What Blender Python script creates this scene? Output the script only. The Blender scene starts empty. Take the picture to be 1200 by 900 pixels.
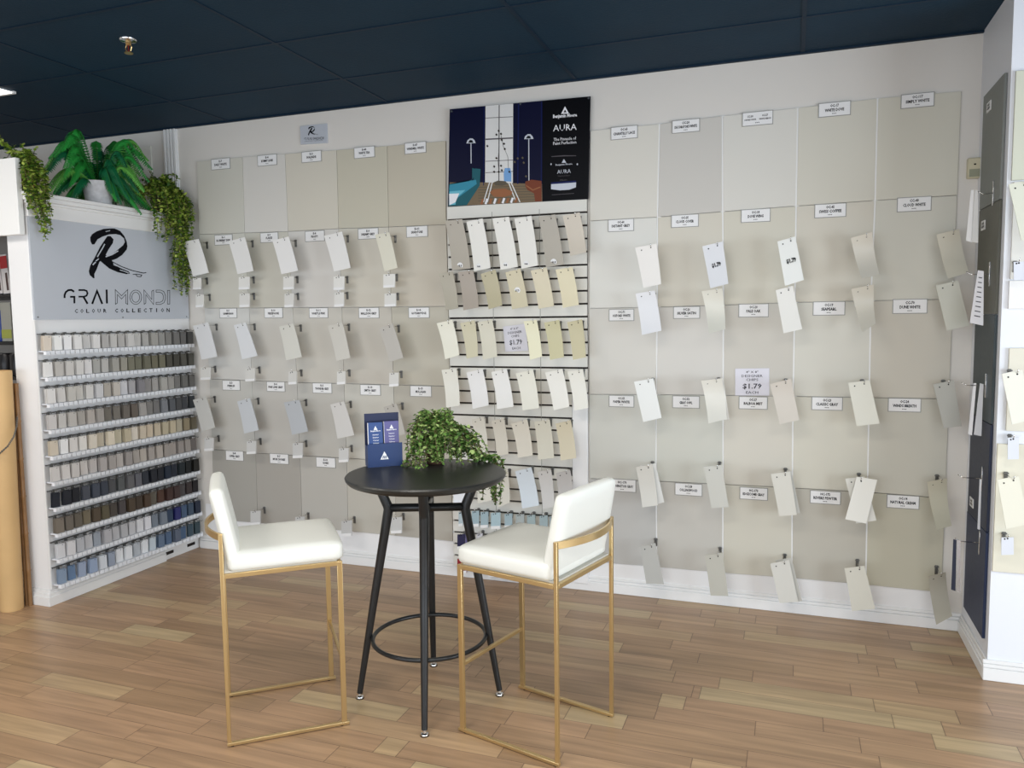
import bpy, bmesh, math, random
import numpy as np
from mathutils import Vector, Matrix
from mathutils.geometry import tessellate_polygon
random.seed(7)
S = bpy.context.scene
COL = S.collection
PI = math.pi

# ------------------------------------------------------------------ camera
F_PX = 911.16; YAW = .347429; PITCH = .0846675; ROLL = -.0124165
CAM = Vector((0, 0, 1.5))
cy_, sy_ = math.cos(YAW), math.sin(YAW); cp_, sp_ = math.cos(PITCH), math.sin(PITCH)
FW = Vector((-sy_*cp_, cy_*cp_, -sp_)); R0 = Vector((cy_, sy_, 0)); U0 = R0.cross(FW)
cr_, sr_ = math.cos(ROLL), math.sin(ROLL)
RT = cr_*R0 + sr_*U0; UP = -sr_*R0 + cr_*U0
cam = bpy.data.cameras.new('camera'); camo = bpy.data.objects.new('camera', cam); COL.objects.link(camo)
cam.lens = F_PX/1200*36; cam.sensor_width = 36; cam.clip_start = .05; cam.clip_end = 60
camo.matrix_world = Matrix(((RT.x, UP.x, -FW.x, CAM.x), (RT.y, UP.y, -FW.y, CAM.y), (RT.z, UP.z, -FW.z, CAM.z), (0, 0, 0, 1)))
S.camera = camo
S.view_settings.view_transform = 'Standard'; S.view_settings.look = 'None'
S.view_settings.gamma = 1; S.view_settings.use_curve_mapping = False
S.view_settings.exposure = -0.25

# ------------------------------------------------------------------ light
w = bpy.data.worlds.new('world'); S.world = w; w.use_nodes = True
bg = w.node_tree.nodes['Background']; bg.inputs[0].default_value = (.62, .78, 1, 1); bg.inputs[1].default_value = 1.0
def area(name, loc, target, sx, sy, power, colr):
    l = bpy.data.lights.new(name, 'AREA'); l.shape = 'RECTANGLE'; l.size = sx; l.size_y = sy; l.energy = power; l.color = colr
    o = bpy.data.objects.new(name, l); COL.objects.link(o); o.location = loc
    o.rotation_euler = (Vector(target)-Vector(loc)).to_track_quat('-Z', 'Y').to_euler(); return o
area('front_window_daylight', (-1.6, -2.75, 1.05), (-1.6, 4, .7), 7.6, 1.5, 175, (.88, .94, 1))
area('side_window_daylight', (3.85, 1.0, 1.15), (-2, 2.3, .3), 3.4, 1.5, 205, (.82, .91, 1))
for nm, x, y, p in (('ceiling_light_rear_left', -3.3, 1.5, 40), ('ceiling_light_rear_middle', -1.1, 1.3, 46), ('ceiling_light_front_right', .9, 1.0, 40), ('ceiling_light_front', -1.1, -.8, 34), ('ceiling_light_far_left', -5.4, 1.9, 22)):  # unseen ceiling panels, some added for more light from above
    area(nm, (x, y, 2.70), (x, y, 0), 1.1, .55, p*.85, (1, .95, .88))

# ------------------------------------------------------------------ helpers
def lin(c): 
    c = c/255.
    return c/12.92 if c <= .04045 else ((c+.055)/1.055)**2.4
def L(rgb): return tuple(lin(x) for x in rgb)+(1,)
MATS = {}
def mat(name, rgb, rough=.6, metal=0, bump=0, bscale=60, vary=0, coat=0, spec=.5):
    k = (name, tuple(rgb), rough, metal)
    if k in MATS: return MATS[k]
    m = bpy.data.materials.new(name); m.use_nodes = True; nt = m.node_tree; b = nt.nodes['Principled BSDF']
    b.inputs['Base Color'].default_value = L(rgb); b.inputs['Roughness'].default_value = rough; b.inputs['Metallic'].default_value = metal
    b.inputs['Coat Weight'].default_value = coat; b.inputs['Specular IOR Level'].default_value = spec
    tc = nt.nodes.new('ShaderNodeTexCoord'); n = nt.nodes.new('ShaderNodeTexNoise'); n.inputs['Scale'].default_value = bscale
    nt.links.new(tc.outputs['Object'], n.inputs['Vector'])
    mr = nt.nodes.new('ShaderNodeMapRange'); mr.inputs[3].default_value = rough*.93; mr.inputs[4].default_value = min(1, rough*1.07)
    nt.links.new(n.outputs[0], mr.inputs[0]); nt.links.new(mr.outputs[0], b.inputs['Roughness'])
    if vary:
        mx = nt.nodes.new('ShaderNodeMix'); mx.data_type = 'RGBA'
        mx.inputs[6].default_value = L([max(0, x*(1-vary)) for x in rgb]); mx.inputs[7].default_value = L([min(255, x*(1+vary)) for x in rgb])
        nt.links.new(n.outputs[0], mx.inputs[0]); nt.links.new(mx.outputs[2], b.inputs['Base Color'])
    if bump:
        bp = nt.nodes.new('ShaderNodeBump'); bp.inputs['Strength'].default_value = bump; bp.inputs['Distance'].default_value = .002
        nt.links.new(n.outputs[0], bp.inputs['Height']); nt.links.new(bp.outputs[0], b.inputs['Normal'])
    MATS[k] = m; return m

def ray(x, y): return FW*F_PX + RT*(x-600) - UP*(y-450)
def AZ(x, y, z=0.): d = ray(x, y); return CAM + d*((z-1.5)/d.z)      # point of the photo on a horizontal plane
def AY(x, y, Y=4.07): d = ray(x, y); return CAM + d*(Y/d.y)          # on a plane parallel to the long wall
def AX(x, y, X): d = ray(x, y); return CAM + d*(X/d.x)               # on a plane parallel to the side walls

class MB:
    def __init__(s): s.v = []; s.f = []; s.m = []
    def add(s, vs, fs, mi=0):
        o = len(s.v); s.v += [Vector(v) for v in vs]; s.f += [tuple(i+o for i in f) for f in fs]; s.m += [mi]*len(fs); return s
    def box(s, x0, x1, y0, y1, z0, z1, mi=0, M=None):
        vs = [Vector((x, y, z)) for x in (x0, x1) for y in (y0, y1) for z in (z0, z1)]
        if M: vs = [M @ v for v in vs]
        return s.add(vs, [(0, 1, 3, 2), (4, 6, 7, 5), (0, 4, 5, 1), (2, 3, 7, 6), (0, 2, 6, 4), (1, 5, 7, 3)], mi)
    def tube(s, pts, r, n=8, mi=0, closed=False, square=False, flat=None, up=(0, 0, 1)):
        pts = [Vector(p) for p in pts]; N = len(pts); rings = []
        if not hasattr(r, '__len__'): r = [r]*N
        prev = None
        for i, p in enumerate(pts):
            a = pts[(i-1) % N] if (closed or i > 0) else p; b = pts[(i+1) % N] if (closed or i < N-1) else p
            t = (b-a).normalized()
            u = Vector(up); u = u - t*u.dot(t)
            if u.length < .05: u = Vector((1, 0, 0)); u = u-t*u.dot(t)
            if prev is not None and not square:
                q = prev - t*prev.dot(t)
                if q.length > .1: u = q
            u.normalize(); prev = u; v = t.cross(u)
            if square:
                h = flat if flat else (r[i], r[i])
                sc = 1.0
                if 0 < i < N-1:
                    t1 = (p-a).normalized(); c = max(.35, t1.dot(t)); sc = 1/c
                rings.append([p+u*(h[1]*dx)+v*(h[0]*dy*sc) for dx, dy in ((1, 1), (1, -1), (-1, -1), (-1, 1))])
            else: rings.append([p+(u*math.cos(2*PI*k/n)+v*math.sin(2*PI*k/n))*r[i] for k in range(n)])
        n = len(rings[0]); vs = [v for R in rings for v in R]; fs = []
        for i in range(N if closed else N-1):
            j = (i+1) % N
            for k in range(n): fs.append((i*n+k, i*n+(k+1) % n, j*n+(k+1) % n, j*n+k))
        if not closed: fs += [tuple(range(n))[::-1], tuple((N-1)*n+k for k in range(n))]
        return s.add(vs, fs, mi)
    def lathe(s, prof, c, n=32, mi=0, M=None):
        vs = []; fs = []
        for r, z in prof:
            for k in range(n): vs.append(Vector((c[0]+r*math.cos(2*PI*k/n), c[1]+r*math.sin(2*PI*k/n), c[2]+z)))
        for i in range(len(prof)-1):
            for k in range(n): fs.append((i*n+k, i*n+(k+1) % n, (i+1)*n+(k+1) % n, (i+1)*n+k))
        fs += [tuple(range(n))[::-1], tuple((len(prof)-1)*n+k for k in range(n))]
        if M: vs = [M @ v for v in vs]
        return s.add(vs, fs, mi)
    def slab(s, quad, back, mi=0):              # polygon front + offset back
        q = [Vector(v) for v in quad]; b = Vector(back); n = len(q)
        vs = q+[v+b for v in q]
        tri = tessellate_polygon([q]) if n > 4 else [tuple(range(n))]
        fs = [tuple(t) for t in tri]+[tuple(i+n for i in t)[::-1] for t in tri]+[(i, i+n, (i+1) % n+n, (i+1) % n) for i in range(n)]
        return s.add(vs, fs, mi)
    def poly(s, pts, mi=0):
        q = [Vector(v) for v in pts]
        if len(q) <= 4: return s.add(q, [tuple(range(len(q)))], mi)
        return s.add(q, [tuple(t) for t in tessellate_polygon([q])], mi)
    def build(s, name, mats, parent=None, bevel=0, smooth=False, origin=None, seg=2, local=False, normals=True):
        if not isinstance(mats, (list, tuple)): mats = [mats]
        if parent is not None:
            off = Vector() if local else parent.matrix_world.translation.copy()
            if parent.parent is not None and not local: off = Vector(parent['_w'])
        else:
            if origin is None:
                xs = [v.x for v in s.v]; ys = [v.y for v in s.v]; zs = [v.z for v in s.v]
                off = Vector(((min(xs)+max(xs))/2, (min(ys)+max(ys))/2, min(zs)))
            else: off = Vector(origin)
        me = bpy.data.meshes.new(name); me.from_pydata([v-off for v in s.v], [], s.f); me.update()
        for m in mats: me.materials.append(m)
        for p, i in zip(me.polygons, s.m): p.material_index = i
        if normals:
            bm = bmesh.new(); bm.from_mesh(me); bmesh.ops.recalc_face_normals(bm, faces=bm.faces); bm.to_mesh(me); bm.free()
        o = bpy.data.objects.new(name, me); COL.objects.link(o)
        if parent is not None:
            o.parent = parent; o['_w'] = tuple(off)
        else:
            o.location = off; o['_w'] = tuple(off); o.matrix_world = Matrix.Translation(off)
        if bevel:
            b = o.modifiers.new('bevel', 'BEVEL'); b.width = bevel; b.segments = seg; b.limit_method = 'ANGLE'; b.angle_limit = .6; smooth = True
        if smooth:
            for p in me.polygons: p.use_smooth = True
            if bevel or smooth == 'auto':
                me.set_sharp_from_angle(angle=.7)
        return o

def tag(o, label=None, cat=None, group=None, kind=None):
    if label: o['label'] = label
    if cat: o['category'] = cat
    if group: o['group'] = group
    if kind: o['kind'] = kind
    return o
def empty(name, loc, label=None, cat=None, group=None, rz=0):
    o = bpy.data.objects.new(name, None); COL.objects.link(o); o.location = loc; o.rotation_euler = (0, 0, rz)
    o.matrix_world = Matrix.Translation(Vector(loc)) @ Matrix.Rotation(rz, 4, 'Z'); o['_w'] = tuple(loc)
    o.empty_display_size = .05
    return tag(o, label, cat, group)
def struct(mb, name, m, **k): return tag(mb.build(name, m, **k), kind='structure')
def copy_tree(o, parent=None):
    c = o.copy(); COL.objects.link(c); c.parent = parent
    for ch in list(o.children): copy_tree(ch, c)
    return c

# flat writing and strokes on a surface; f maps drawing (x right, y down) to a 3-D point
def ribbon(mb, pts, wd, f, closed=False, mi=0):
    P2 = [np.array(p, float) for p in pts]; N = len(P2); Ls = []; Rs = []
    for i in range(N):
        a = P2[(i-1) % N] if (closed or i > 0) else None; b = P2[(i+1) % N] if (closed or i < N-1) else None; p = P2[i]
        d1 = (p-a)/max(1e-9, np.linalg.norm(p-a)) if a is not None else None
        d2 = (b-p)/max(1e-9, np.linalg.norm(b-p)) if b is not None else None
        if d1 is None: d1 = d2
        if d2 is None: d2 = d1
        n1 = np.array([-d1[1], d1[0]]); n2 = np.array([-d2[1], d2[0]]); n = n1+n2; ln = np.linalg.norm(n)
        n = n/ln if ln > 1e-6 else n1
        h = wd/2/max(.4, n.dot(n1)); Ls.append(p+n*h); Rs.append(p-n*h)
    vs = [f(*q) for q in Ls]+[f(*q) for q in Rs]; M_ = N if closed else N-1
    mb.add(vs, [(i, (i+1) % N, N+(i+1) % N, N+i) for i in range(M_)], mi)
TXT = {}
def text_geo(s, bold=0):
    k = (s, bold)
    if k in TXT: return TXT[k]
    c = bpy.data.curves.new('t', 'FONT'); c.body = s; c.size = 1; c.resolution_u = 1; c.offset = bold; c.fill_mode = 'FRONT'
    o = bpy.data.objects.new('t', c); COL.objects.link(o); bpy.context.view_layer.update()
    me = o.evaluated_get(bpy.context.evaluated_depsgraph_get()).to_mesh()
    vs = [(v.co.x, v.co.y) for v in me.vertices]; fs = [tuple(p.vertices) for p in me.polygons]
    bpy.data.objects.remove(o); bpy.data.curves.remove(c)
    xs = [v[0] for v in vs]; ys = [v[1] for v in vs]
    TXT[k] = (vs, fs, min(xs), max(xs)); return TXT[k]
def text(mb, s, cx, base, wd, ht, f, bold=0, mi=0):
    """text centred at cx, baseline at base (y down), total width wd, cap height ht"""
    vs, fs, x0, x1 = text_geo(s, bold)
    mb.add([f(cx+(x-(x0+x1)/2)*wd/(x1-x0), base-y*ht/.70) for x, y in vs], fs, mi)
def noshadow(o): return o

# ------------------------------------------------------------------ materials
WALLC = (221, 217, 210)
M_wall = mat('painted_wall', WALLC, .55, bump=.15, bscale=220)
M_white = mat('white_gloss_paint', (236, 236, 236), .4)
M_trim = mat('white_trim_paint', (232, 232, 231), .38)
M_chrome = mat('chrome', (215, 215, 215), .15, 1)
M_steel = mat('grey_steel', (120, 120, 118), .35, .8)
M_dark = mat('dark_slot', (38, 30, 26), .8)
M_black = mat('black_print', (14, 15, 20), .7, spec=.1)
M_tagwhite = mat('white_label_paper', (236, 236, 236), .5)
M_grey_rim = mat('label_frame_plastic', (150, 150, 146), .4)

def floor_material():
    m = bpy.data.materials.new('laminate_planks'); m.use_nodes = True; nt = m.node_tree; N = nt.nodes; K = nt.links; b = N['Principled BSDF']
    def mth(op, a, c=None, d=None):
        n = N.new('ShaderNodeMath'); n.operation = op
        for i, q in enumerate((a, c, d)):
            if q is None: continue
            if isinstance(q, (int, float)): n.inputs[i].default_value = q
            else: K.new(q, n.inputs[i])
        return n.outputs[0]
    g = N.new('ShaderNodeNewGeometry'); sp = N.new('ShaderNodeSeparateXYZ'); K.new(g.outputs['Position'], sp.inputs[0])
    yr = mth('DIVIDE', mth('ADD', sp.outputs[1], 50.03), .1065); row = mth('FLOOR', yr); fy = mth('FRACT', yr)
    wn = N.new('ShaderNodeTexWhiteNoise'); wn.noise_dimensions = '1D'; K.new(row, wn.inputs['W'])
    xr = mth('ADD', mth('DIVIDE', mth('ADD', sp.outputs[0], 40), .86), mth('MULTIPLY', wn.outputs[0], 7.3)); ci = mth('FLOOR', xr); fx = mth('FRACT', xr)
    # split half of the boards once more
    cv = N.new('ShaderNodeCombineXYZ'); K.new(row, cv.inputs[0]); K.new(ci, cv.inputs[1])
    w2 = N.new('ShaderNodeTexWhiteNoise'); w2.noise_dimensions = '3D'; K.new(cv.outputs[0], w2.inputs['Vector'])
    cut = mth('MULTIPLY_ADD', w2.outputs[0], .9, .3)
    sub = mth('GREATER_THAN', fx, cut)
    cv2 = N.new('ShaderNodeCombineXYZ'); K.new(row, cv2.inputs[0]); K.new(ci, cv2.inputs[1]); K.new(mth('ADD', sub, .5), cv2.inputs[2])
    w3 = N.new('ShaderNodeTexWhiteNoise'); w3.noise_dimensions = '3D'; K.new(cv2.outputs[0], w3.inputs['Vector'])
    ramp = N.new('ShaderNodeValToRGB'); cr = ramp.color_ramp
    stops = [(0, (157, 127, 96)), (.25, (164, 133, 102)), (.5, (170, 137, 106)), (.72, (175, 143, 110)), (.9, (177, 150, 114)), (1, (184, 162, 125))]
    cr.elements[0].color = L(stops[0][1]); cr.elements[1].color = L(stops[-1][1])
    for p, c in stops[1:-1]: e = cr.elements.new(p); e.color = L(c)
    K.new(w3.outputs[0], ramp.inputs[0])
    # grain
    mp = N.new('ShaderNodeCombineXYZ'); K.new(mth('MULTIPLY', sp.outputs[0], 2.2), mp.inputs[0]); K.new(mth('MULTIPLY', sp.outputs[1], 38), mp.inputs[1]); K.new(mth('MULTIPLY', w3.outputs[0], 50), mp.inputs[2])
    nz = N.new('ShaderNodeTexNoise'); nz.inputs['Scale'].default_value = 1; nz.inputs['Detail'].default_value = 5; nz.inputs['Distortion'].default_value = .5; K.new(mp.outputs[0], nz.inputs['Vector'])
    hv = N.new('ShaderNodeMapRange'); hv.inputs[1].default_value = .25; hv.inputs[2].default_value = .75; hv.inputs[3].default_value = .70; hv.inputs[4].default_value = 1.22; K.new(nz.outputs[0], hv.inputs[0])
    mul = N.new('ShaderNodeVectorMath'); mul.operation = 'SCALE'; K.new(ramp.outputs[0], mul.inputs[0]); K.new(hv.outputs[0], mul.inputs['Scale'])
    s1 = mth('LESS_THAN', fy, .025)
    s2 = mth('LESS_THAN', fx, .004); s3 = mth('LESS_THAN', mth('ABSOLUTE', mth('SUBTRACT', fx, cut)), .002)
    seam = mth('MINIMUM', mth('ADD', mth('ADD', s1, s2), s3), 1)
    mx = N.new('ShaderNodeMix'); mx.data_type = 'RGBA'; K.new(mth('MULTIPLY', seam, .62), mx.inputs[0]); K.new(mul.outputs[0], mx.inputs[6]); mx.inputs[7].default_value = L((70, 48, 34))
    K.new(mx.outputs[2], b.inputs['Base Color']); b.inputs['Roughness'].default_value = .36
    bp = N.new('ShaderNodeBump'); bp.inputs['Strength'].default_value = .25; bp.inputs['Distance'].default_value = .001
    K.new(mth('SUBTRACT', mth('MULTIPLY', nz.outputs[0], .4), seam), bp.inputs['Height']); K.new(bp.outputs[0], b.inputs['Normal'])
    return m
def ceiling_material():
    m = bpy.data.materials.new('navy_ceiling_tile'); m.use_nodes = True; nt = m.node_tree; N = nt.nodes; K = nt.links; b = N['Principled BSDF']
    tc = N.new('ShaderNodeNewGeometry')
    n1 = N.new('ShaderNodeTexNoise'); n1.inputs['Scale'].default_value = 90; K.new(tc.outputs['Position'], n1.inputs['Vector'])
    n2 = N.new('ShaderNodeTexNoise'); n2.inputs['Scale'].default_value = 2.2; K.new(tc.outputs['Position'], n2.inputs['Vector'])
    v = N.new('ShaderNodeTexVoronoi'); v.inputs['Scale'].default_value = 130; K.new(tc.outputs['Position'], v.inputs['Vector'])
    r = N.new('ShaderNodeValToRGB'); r.color_ramp.elements[0].color = L((9, 38, 58)); r.color_ramp.elements[1].color = L((14, 50, 72)); K.new(n2.outputs[0], r.inputs[0])
    pit = N.new('ShaderNodeMapRange'); pit.inputs[1].default_value = .12; pit.inputs[2].default_value = .2; K.new(v.outputs[0], pit.inputs[0])
    n3 = N.new('ShaderNodeTexNoise'); n3.inputs['Scale'].default_value = 6; K.new(tc.outputs['Position'], n3.inputs['Vector'])
    K.new(r.outputs[0], b.inputs['Base Color']); b.inputs['Roughness'].default_value = .7; b.inputs['Specular IOR Level'].default_value = .22
    bp = N.new('ShaderNodeBump'); bp.inputs['Strength'].default_value = .35; bp.inputs['Distance'].default_value = .003
    mm = N.new('ShaderNodeMath'); mm.operation = 'ADD'; K.new(pit.outputs[0], mm.inputs[0]); K.new(n1.outputs[0], mm.inputs[1])
    K.new(mm.outputs[0], bp.inputs['Height']); K.new(bp.outputs[0], b.inputs['Normal'])
    return m

# ------------------------------------------------------------------ room
ZC = 2.74; YW = 4.07; XR = .77; YR = 3.55
X0, X1, Y0 = -6.6, 3.7, -2.6
struct(MB().box(X0-.1, X1+.1, Y0-.1, YW+.15, -.1, 0), 'floor', floor_material())
struct(MB().box(X0-.1, X1+.1, Y0-.1, YW+.15, ZC, ZC+.1), 'ceiling', ceiling_material())
struct(MB().box(X0-.1, XR+.1, YW, YW+.12, 0, ZC), 'wall_back', M_wall)
mb = MB().box(XR, X1+.1, YR, YR+.12, 0, ZC).box(XR, XR+.12, YR+.12, YW, 0, ZC)
struct(mb, 'wall_right', mat('cool_white_wall', (228, 231, 237), .5, bump=.15, bscale=220))  # one even tone, cooler and whiter than the other walls
struct(MB().box(X0-.1, X0, Y0, YW, 0, ZC), 'wall_left', M_wall)
# side wall with a window opening, front wall with shop windows
mb = MB().box(X1, X1+.1, Y0, YR, 0, .35).box(X1, X1+.1, Y0, YR, 2.45, ZC).box(X1, X1+.1, 2.75, YR, .35, 2.45).box(X1, X1+.1, Y0, -.95, .35, 2.45)
struct(mb, 'wall_side', M_wall)
mb = MB().box(X0, X1, Y0-.1, Y0, 0, .3).box(X0, X1, Y0-.1, Y0, 2.45, ZC).box(X0, -5.5, Y0-.1, Y0, .3, 2.45).box(2.3, X1, Y0-.1, Y0, .3, 2.45)
struct(mb, 'wall_front', M_wall)
M_frame = mat('dark_window_frame', (60, 60, 62), .4)
mb = MB()
for x in (-5.5, -2.9, -.3, 2.25): mb.box(x, x+.05, Y0-.08, Y0-.02, .3, 2.45)
mb.box(-5.5, 2.3, Y0-.08, Y0-.02, .3, .35).box(-5.5, 2.3, Y0-.08, Y0-.02, 2.4, 2.45)
struct(mb, 'window_1', M_frame)
mb = MB()
for y in (-.95, .9, 2.7): mb.box(X1+.02, X1+.08, y, y+.05, .35, 2.45)
mb.box(X1+.02, X1+.08, -.95, 2.75, .35, .4).box(X1+.02, X1+.08, -.95, 2.75, 2.4, 2.45)
struct(mb, 'window_2', M_frame)
# ceiling T-bars
M_tbar = mat('navy_ceiling_grid', (11, 36, 56), .6, spec=.2)
mb = MB()
for k in range(-4, 6):
    x = .02+1.113*k
    if X0 < x < X1: mb.box(x-.009, x+.009, Y0, YW if x < XR else YR, ZC-.003, ZC+.001)
y = YW-.48+.56*0
ys = [3.59-.56*k for k in range(12)]
for y in ys:
    if y > Y0: mb.box(X0, XR if y > YR else X1, y-.009, y+.009, ZC-.0034, ZC+.001)
mb.box(X0, XR, YW-.02, YW, ZC-.008, ZC)
struct(mb, 'trim_1', M_tbar)
# baseboards
def baseboard(mb, p, q, h=.085, t=.018):
    p = Vector(p); q = Vector(q); d = (q-p).normalized(); n = Vector((d.y, -d.x, 0))
    for z0, z1, tt in ((0, h*.62, t), (h*.62, h*.8, t*.75), (h*.8, h, t*.45)):
        vs = [p, q, q+n*tt, p+n*tt]; a = [Vector((v.x, v.y, z0)) for v in vs]; mb.slab(a, (0, 0, z1-z0))
mb = MB(); baseboard(mb, (-3.69, YW, 0), (XR, YW, 0)); struct(mb, 'baseboard_back', M_trim, bevel=.003)
mb = MB(); baseboard(mb, (XR, YW-.02, 0), (XR, YR, 0)); struct(mb, 'baseboard_right', M_trim, bevel=.003)
mb = MB(); baseboard(mb, (XR-.018, YR, 0), (X1, YR, 0)); struct(mb, 'baseboard_side', M_trim, bevel=.003)
mb = MB().box(-3.64, -1.845, YW-.004, YW, .084, .30).box(-1.034, .70, YW-.004, YW, .084, .26); struct(mb, 'trim_4', M_white)
# fluted pilaster on the long wall above the chip display
mb = MB().box(-3.831, -3.727, YW-.012, YW, 2.12, ZC-.009)
for k in range(4): mb.box(-3.826+k*.0255, -3.826+k*.0255+.016, YW-.022, YW-.012, 2.12, ZC-.009)
struct(mb, 'trim_2', M_trim, bevel=.002)

# header beam over the opening at the left
struct(MB().box(-6.4, -3.692, 2.905, 2.935, 1.953, 2.335), 'wall_header', mat('bright_white_paint', (240, 240, 238), .45), bevel=.002)

# ------------------------------------------------------------------ chip display (side partition)
DX = -3.69; DY0, DY1 = 2.955, 4.065
disp = empty('chip_display', (-3.77, 3.5, 0), 'tall white display partition with grey sign and ten rails of small paint chips', 'display stand')
mb = MB().box(-3.85, DX-.012, DY0, DY1, .085, 2.05)
mb.build('body', M_white, disp, bevel=.003)
mb = MB().box(-3.852, DX+.004, DY0-.004, DY1, 2.05, 2.145)
mb.box(-3.86, DX+.016, DY0-.012, DY1, 2.115, 2.13).box(-3.87, DX+.028, DY0-.02, DY1, 2.13, 2.152).box(-3.875, DX+.036, DY0-.026, DY1, 2.152, 2.172)
mb.build('cornice', M_trim, disp, bevel=.004)
mb = MB().box(-3.87, DX+.0, DY0-.018, 3.76, 0, .05).box(-3.864, DX-.004, DY0-.012, 3.76, .05, .068).box(-3.858, DX-.008, DY0-.006, DY1, .068, .085).box(-3.85, DX-.02, 3.76, DY1, 0, .068)
for y in (3.77, 3.96): mb.box(DX-.021, DX-.018, y, y+.07, .03, .05, 1)
mb.build('plinth', [M_trim, M_dark], disp, bevel=.002)
M_sign = mat('grey_sign_panel', (190, 195, 203), .25, coat=.15)
sign = MB().slab([(DX, DY0+.003, 1.522), (DX, DY1-.012, 1.522), (DX, DY1-.012, 2.05), (DX, DY0+.003, 2.05)], (-.011, 0, 0)).build('sign_panel', M_sign, disp)
white_left = MB().box(DX-.012, DX+.002, DY0-.002, DY0+.004, .09, 1.52).build('edge_strip', M_trim, disp)

# logo drawing ------------------------------------------------------
def logo_R(mb, f, g=None):
    mb.poly([f(*p) for p in [(145,215),(165,180),(215,148),(290,122),(380,116),(410,118),(470,145),(515,200),(540,260),(548,310),(540,345),(490,405),(430,445),(380,462),(310,432),(320,415),(380,395),(440,350),(500,300),(520,265),(510,225),(470,190),(420,178),(350,182),(280,205),(225,235),(190,290),(165,290),(148,255)]])
    mb.poly([f(*p) for p in [(330,200),(365,200),(398,235),(390,275),(340,350),(300,430),(245,480),(215,560),(190,610),(192,655),(175,655),(140,620),(130,580),(145,520),(200,420),(250,320)]])
    mb.poly([f(*p) for p in [(245,440),(310,400),(380,462),(400,505),(470,545),(560,582),(575,605),(540,612),(440,590),(350,550),(290,500),(250,465)]])
    ribbon(mb, [(385, 478), (480, 528), (600, 573), (720, 600), (752, 595)], 9, f)
    ribbon(mb, [(605, 614), (660, 612), (703, 622), (692, 640), (655, 636), (640, 618)], 8, f)
    if g:
        for pts, wd in (([(303, 285), (270, 345), (222, 425)], 13), ([(312, 424), (380, 400), (448, 360)], 13), ([(238, 445), (205, 470)], 11), ([(205, 480), (172, 512)], 14), ([(465, 566), (520, 582), (560, 600)], 9), ([(395, 508), (440, 526)], 8), ([(312, 152), (360, 140)], 8)):
            ribbon(mb, pts, wd, g, mi=1)
def logo_words(mb, f, thin=4.5):
    ribbon(mb, [(118, 182), (118, 155), (128, 130), (150, 113), (178, 111), (202, 127)], 17, f)
    ribbon(mb, [(166, 171), (204, 171), (204, 229)], 16, f)
    ribbon(mb, [(240, 112), (290, 112), (312, 120), (319, 140), (312, 160), (290, 170), (240, 170)], 15, f)
    ribbon(mb, [(283, 170), (320, 233)], 17, f)
    ribbon(mb, [(360, 234), (403, 120), (449, 234)], 17, f)
    ribbon(mb, [(487, 108), (490, 230)], 17, f)
    C = lambda pts: ribbon(mb, pts, thin, f, closed=True)
    C([(563,108),(565,237),(582,225),(582,150),(618,190),(655,150),(655,228),(672,238),(672,108),(618,162)])
    C([(743+52*math.cos(t*PI/10), 175+63*math.sin(t*PI/10)) for t in range(20)]); C([(743+34*math.cos(t*PI/10), 175+44*math.sin(t*PI/10)) for t in range(20)])
    C([(815,110),(817,237),(832,225),(832,152),(900,240),(900,112),(884,122),(884,195)])
    C([(922,112),(960,112),(990,125),(1004,160),(1004,190),(992,222),(962,238),(922,238),(922,219),(958,219),(978,208),(985,190),(985,160),(975,140),(955,131),(922,131)])
    C([(1022,115),(1022,235),(1042,235),(1042,115)])
XS = DX+.0006
mb = MB(); fR = lambda x, y: AX(90+x/9.23, 255+y/9.23, XS); gR = lambda x, y: AX(90+x/9.23, 255+y/9.23, XS+.0006)
logo_R(mb, fR, gR); mb.build('logo', [M_black, M_sign], sign, normals=False)
mb = MB(); fW = lambda x, y: AX(60+x/7.5, 325+y/7.5, XS)
logo_words(mb, fW)
for i, ch in enumerate("COLOUR COLLECTION"):
    if ch == ' ': continue
    x = 220+i*(1028-220)/16.
    text(mb, ch, x, 312-8*i/16., 8 if ch == 'I' else 27, 33, fW, .022)
mb.build('lettering', M_black, sign, normals=False)
for y, z in ((DY0+.02, 1.535), (3.52, 1.532), (4.03, 1.535)): MB().lathe([(.004, 0), (.004, .002)], (0, 0, 0), 10, 0, Matrix.Translation((DX, y, z)) @ Matrix.Rotation(PI/2, 4, 'Y')).build('screw', M_steel, sign)

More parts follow.
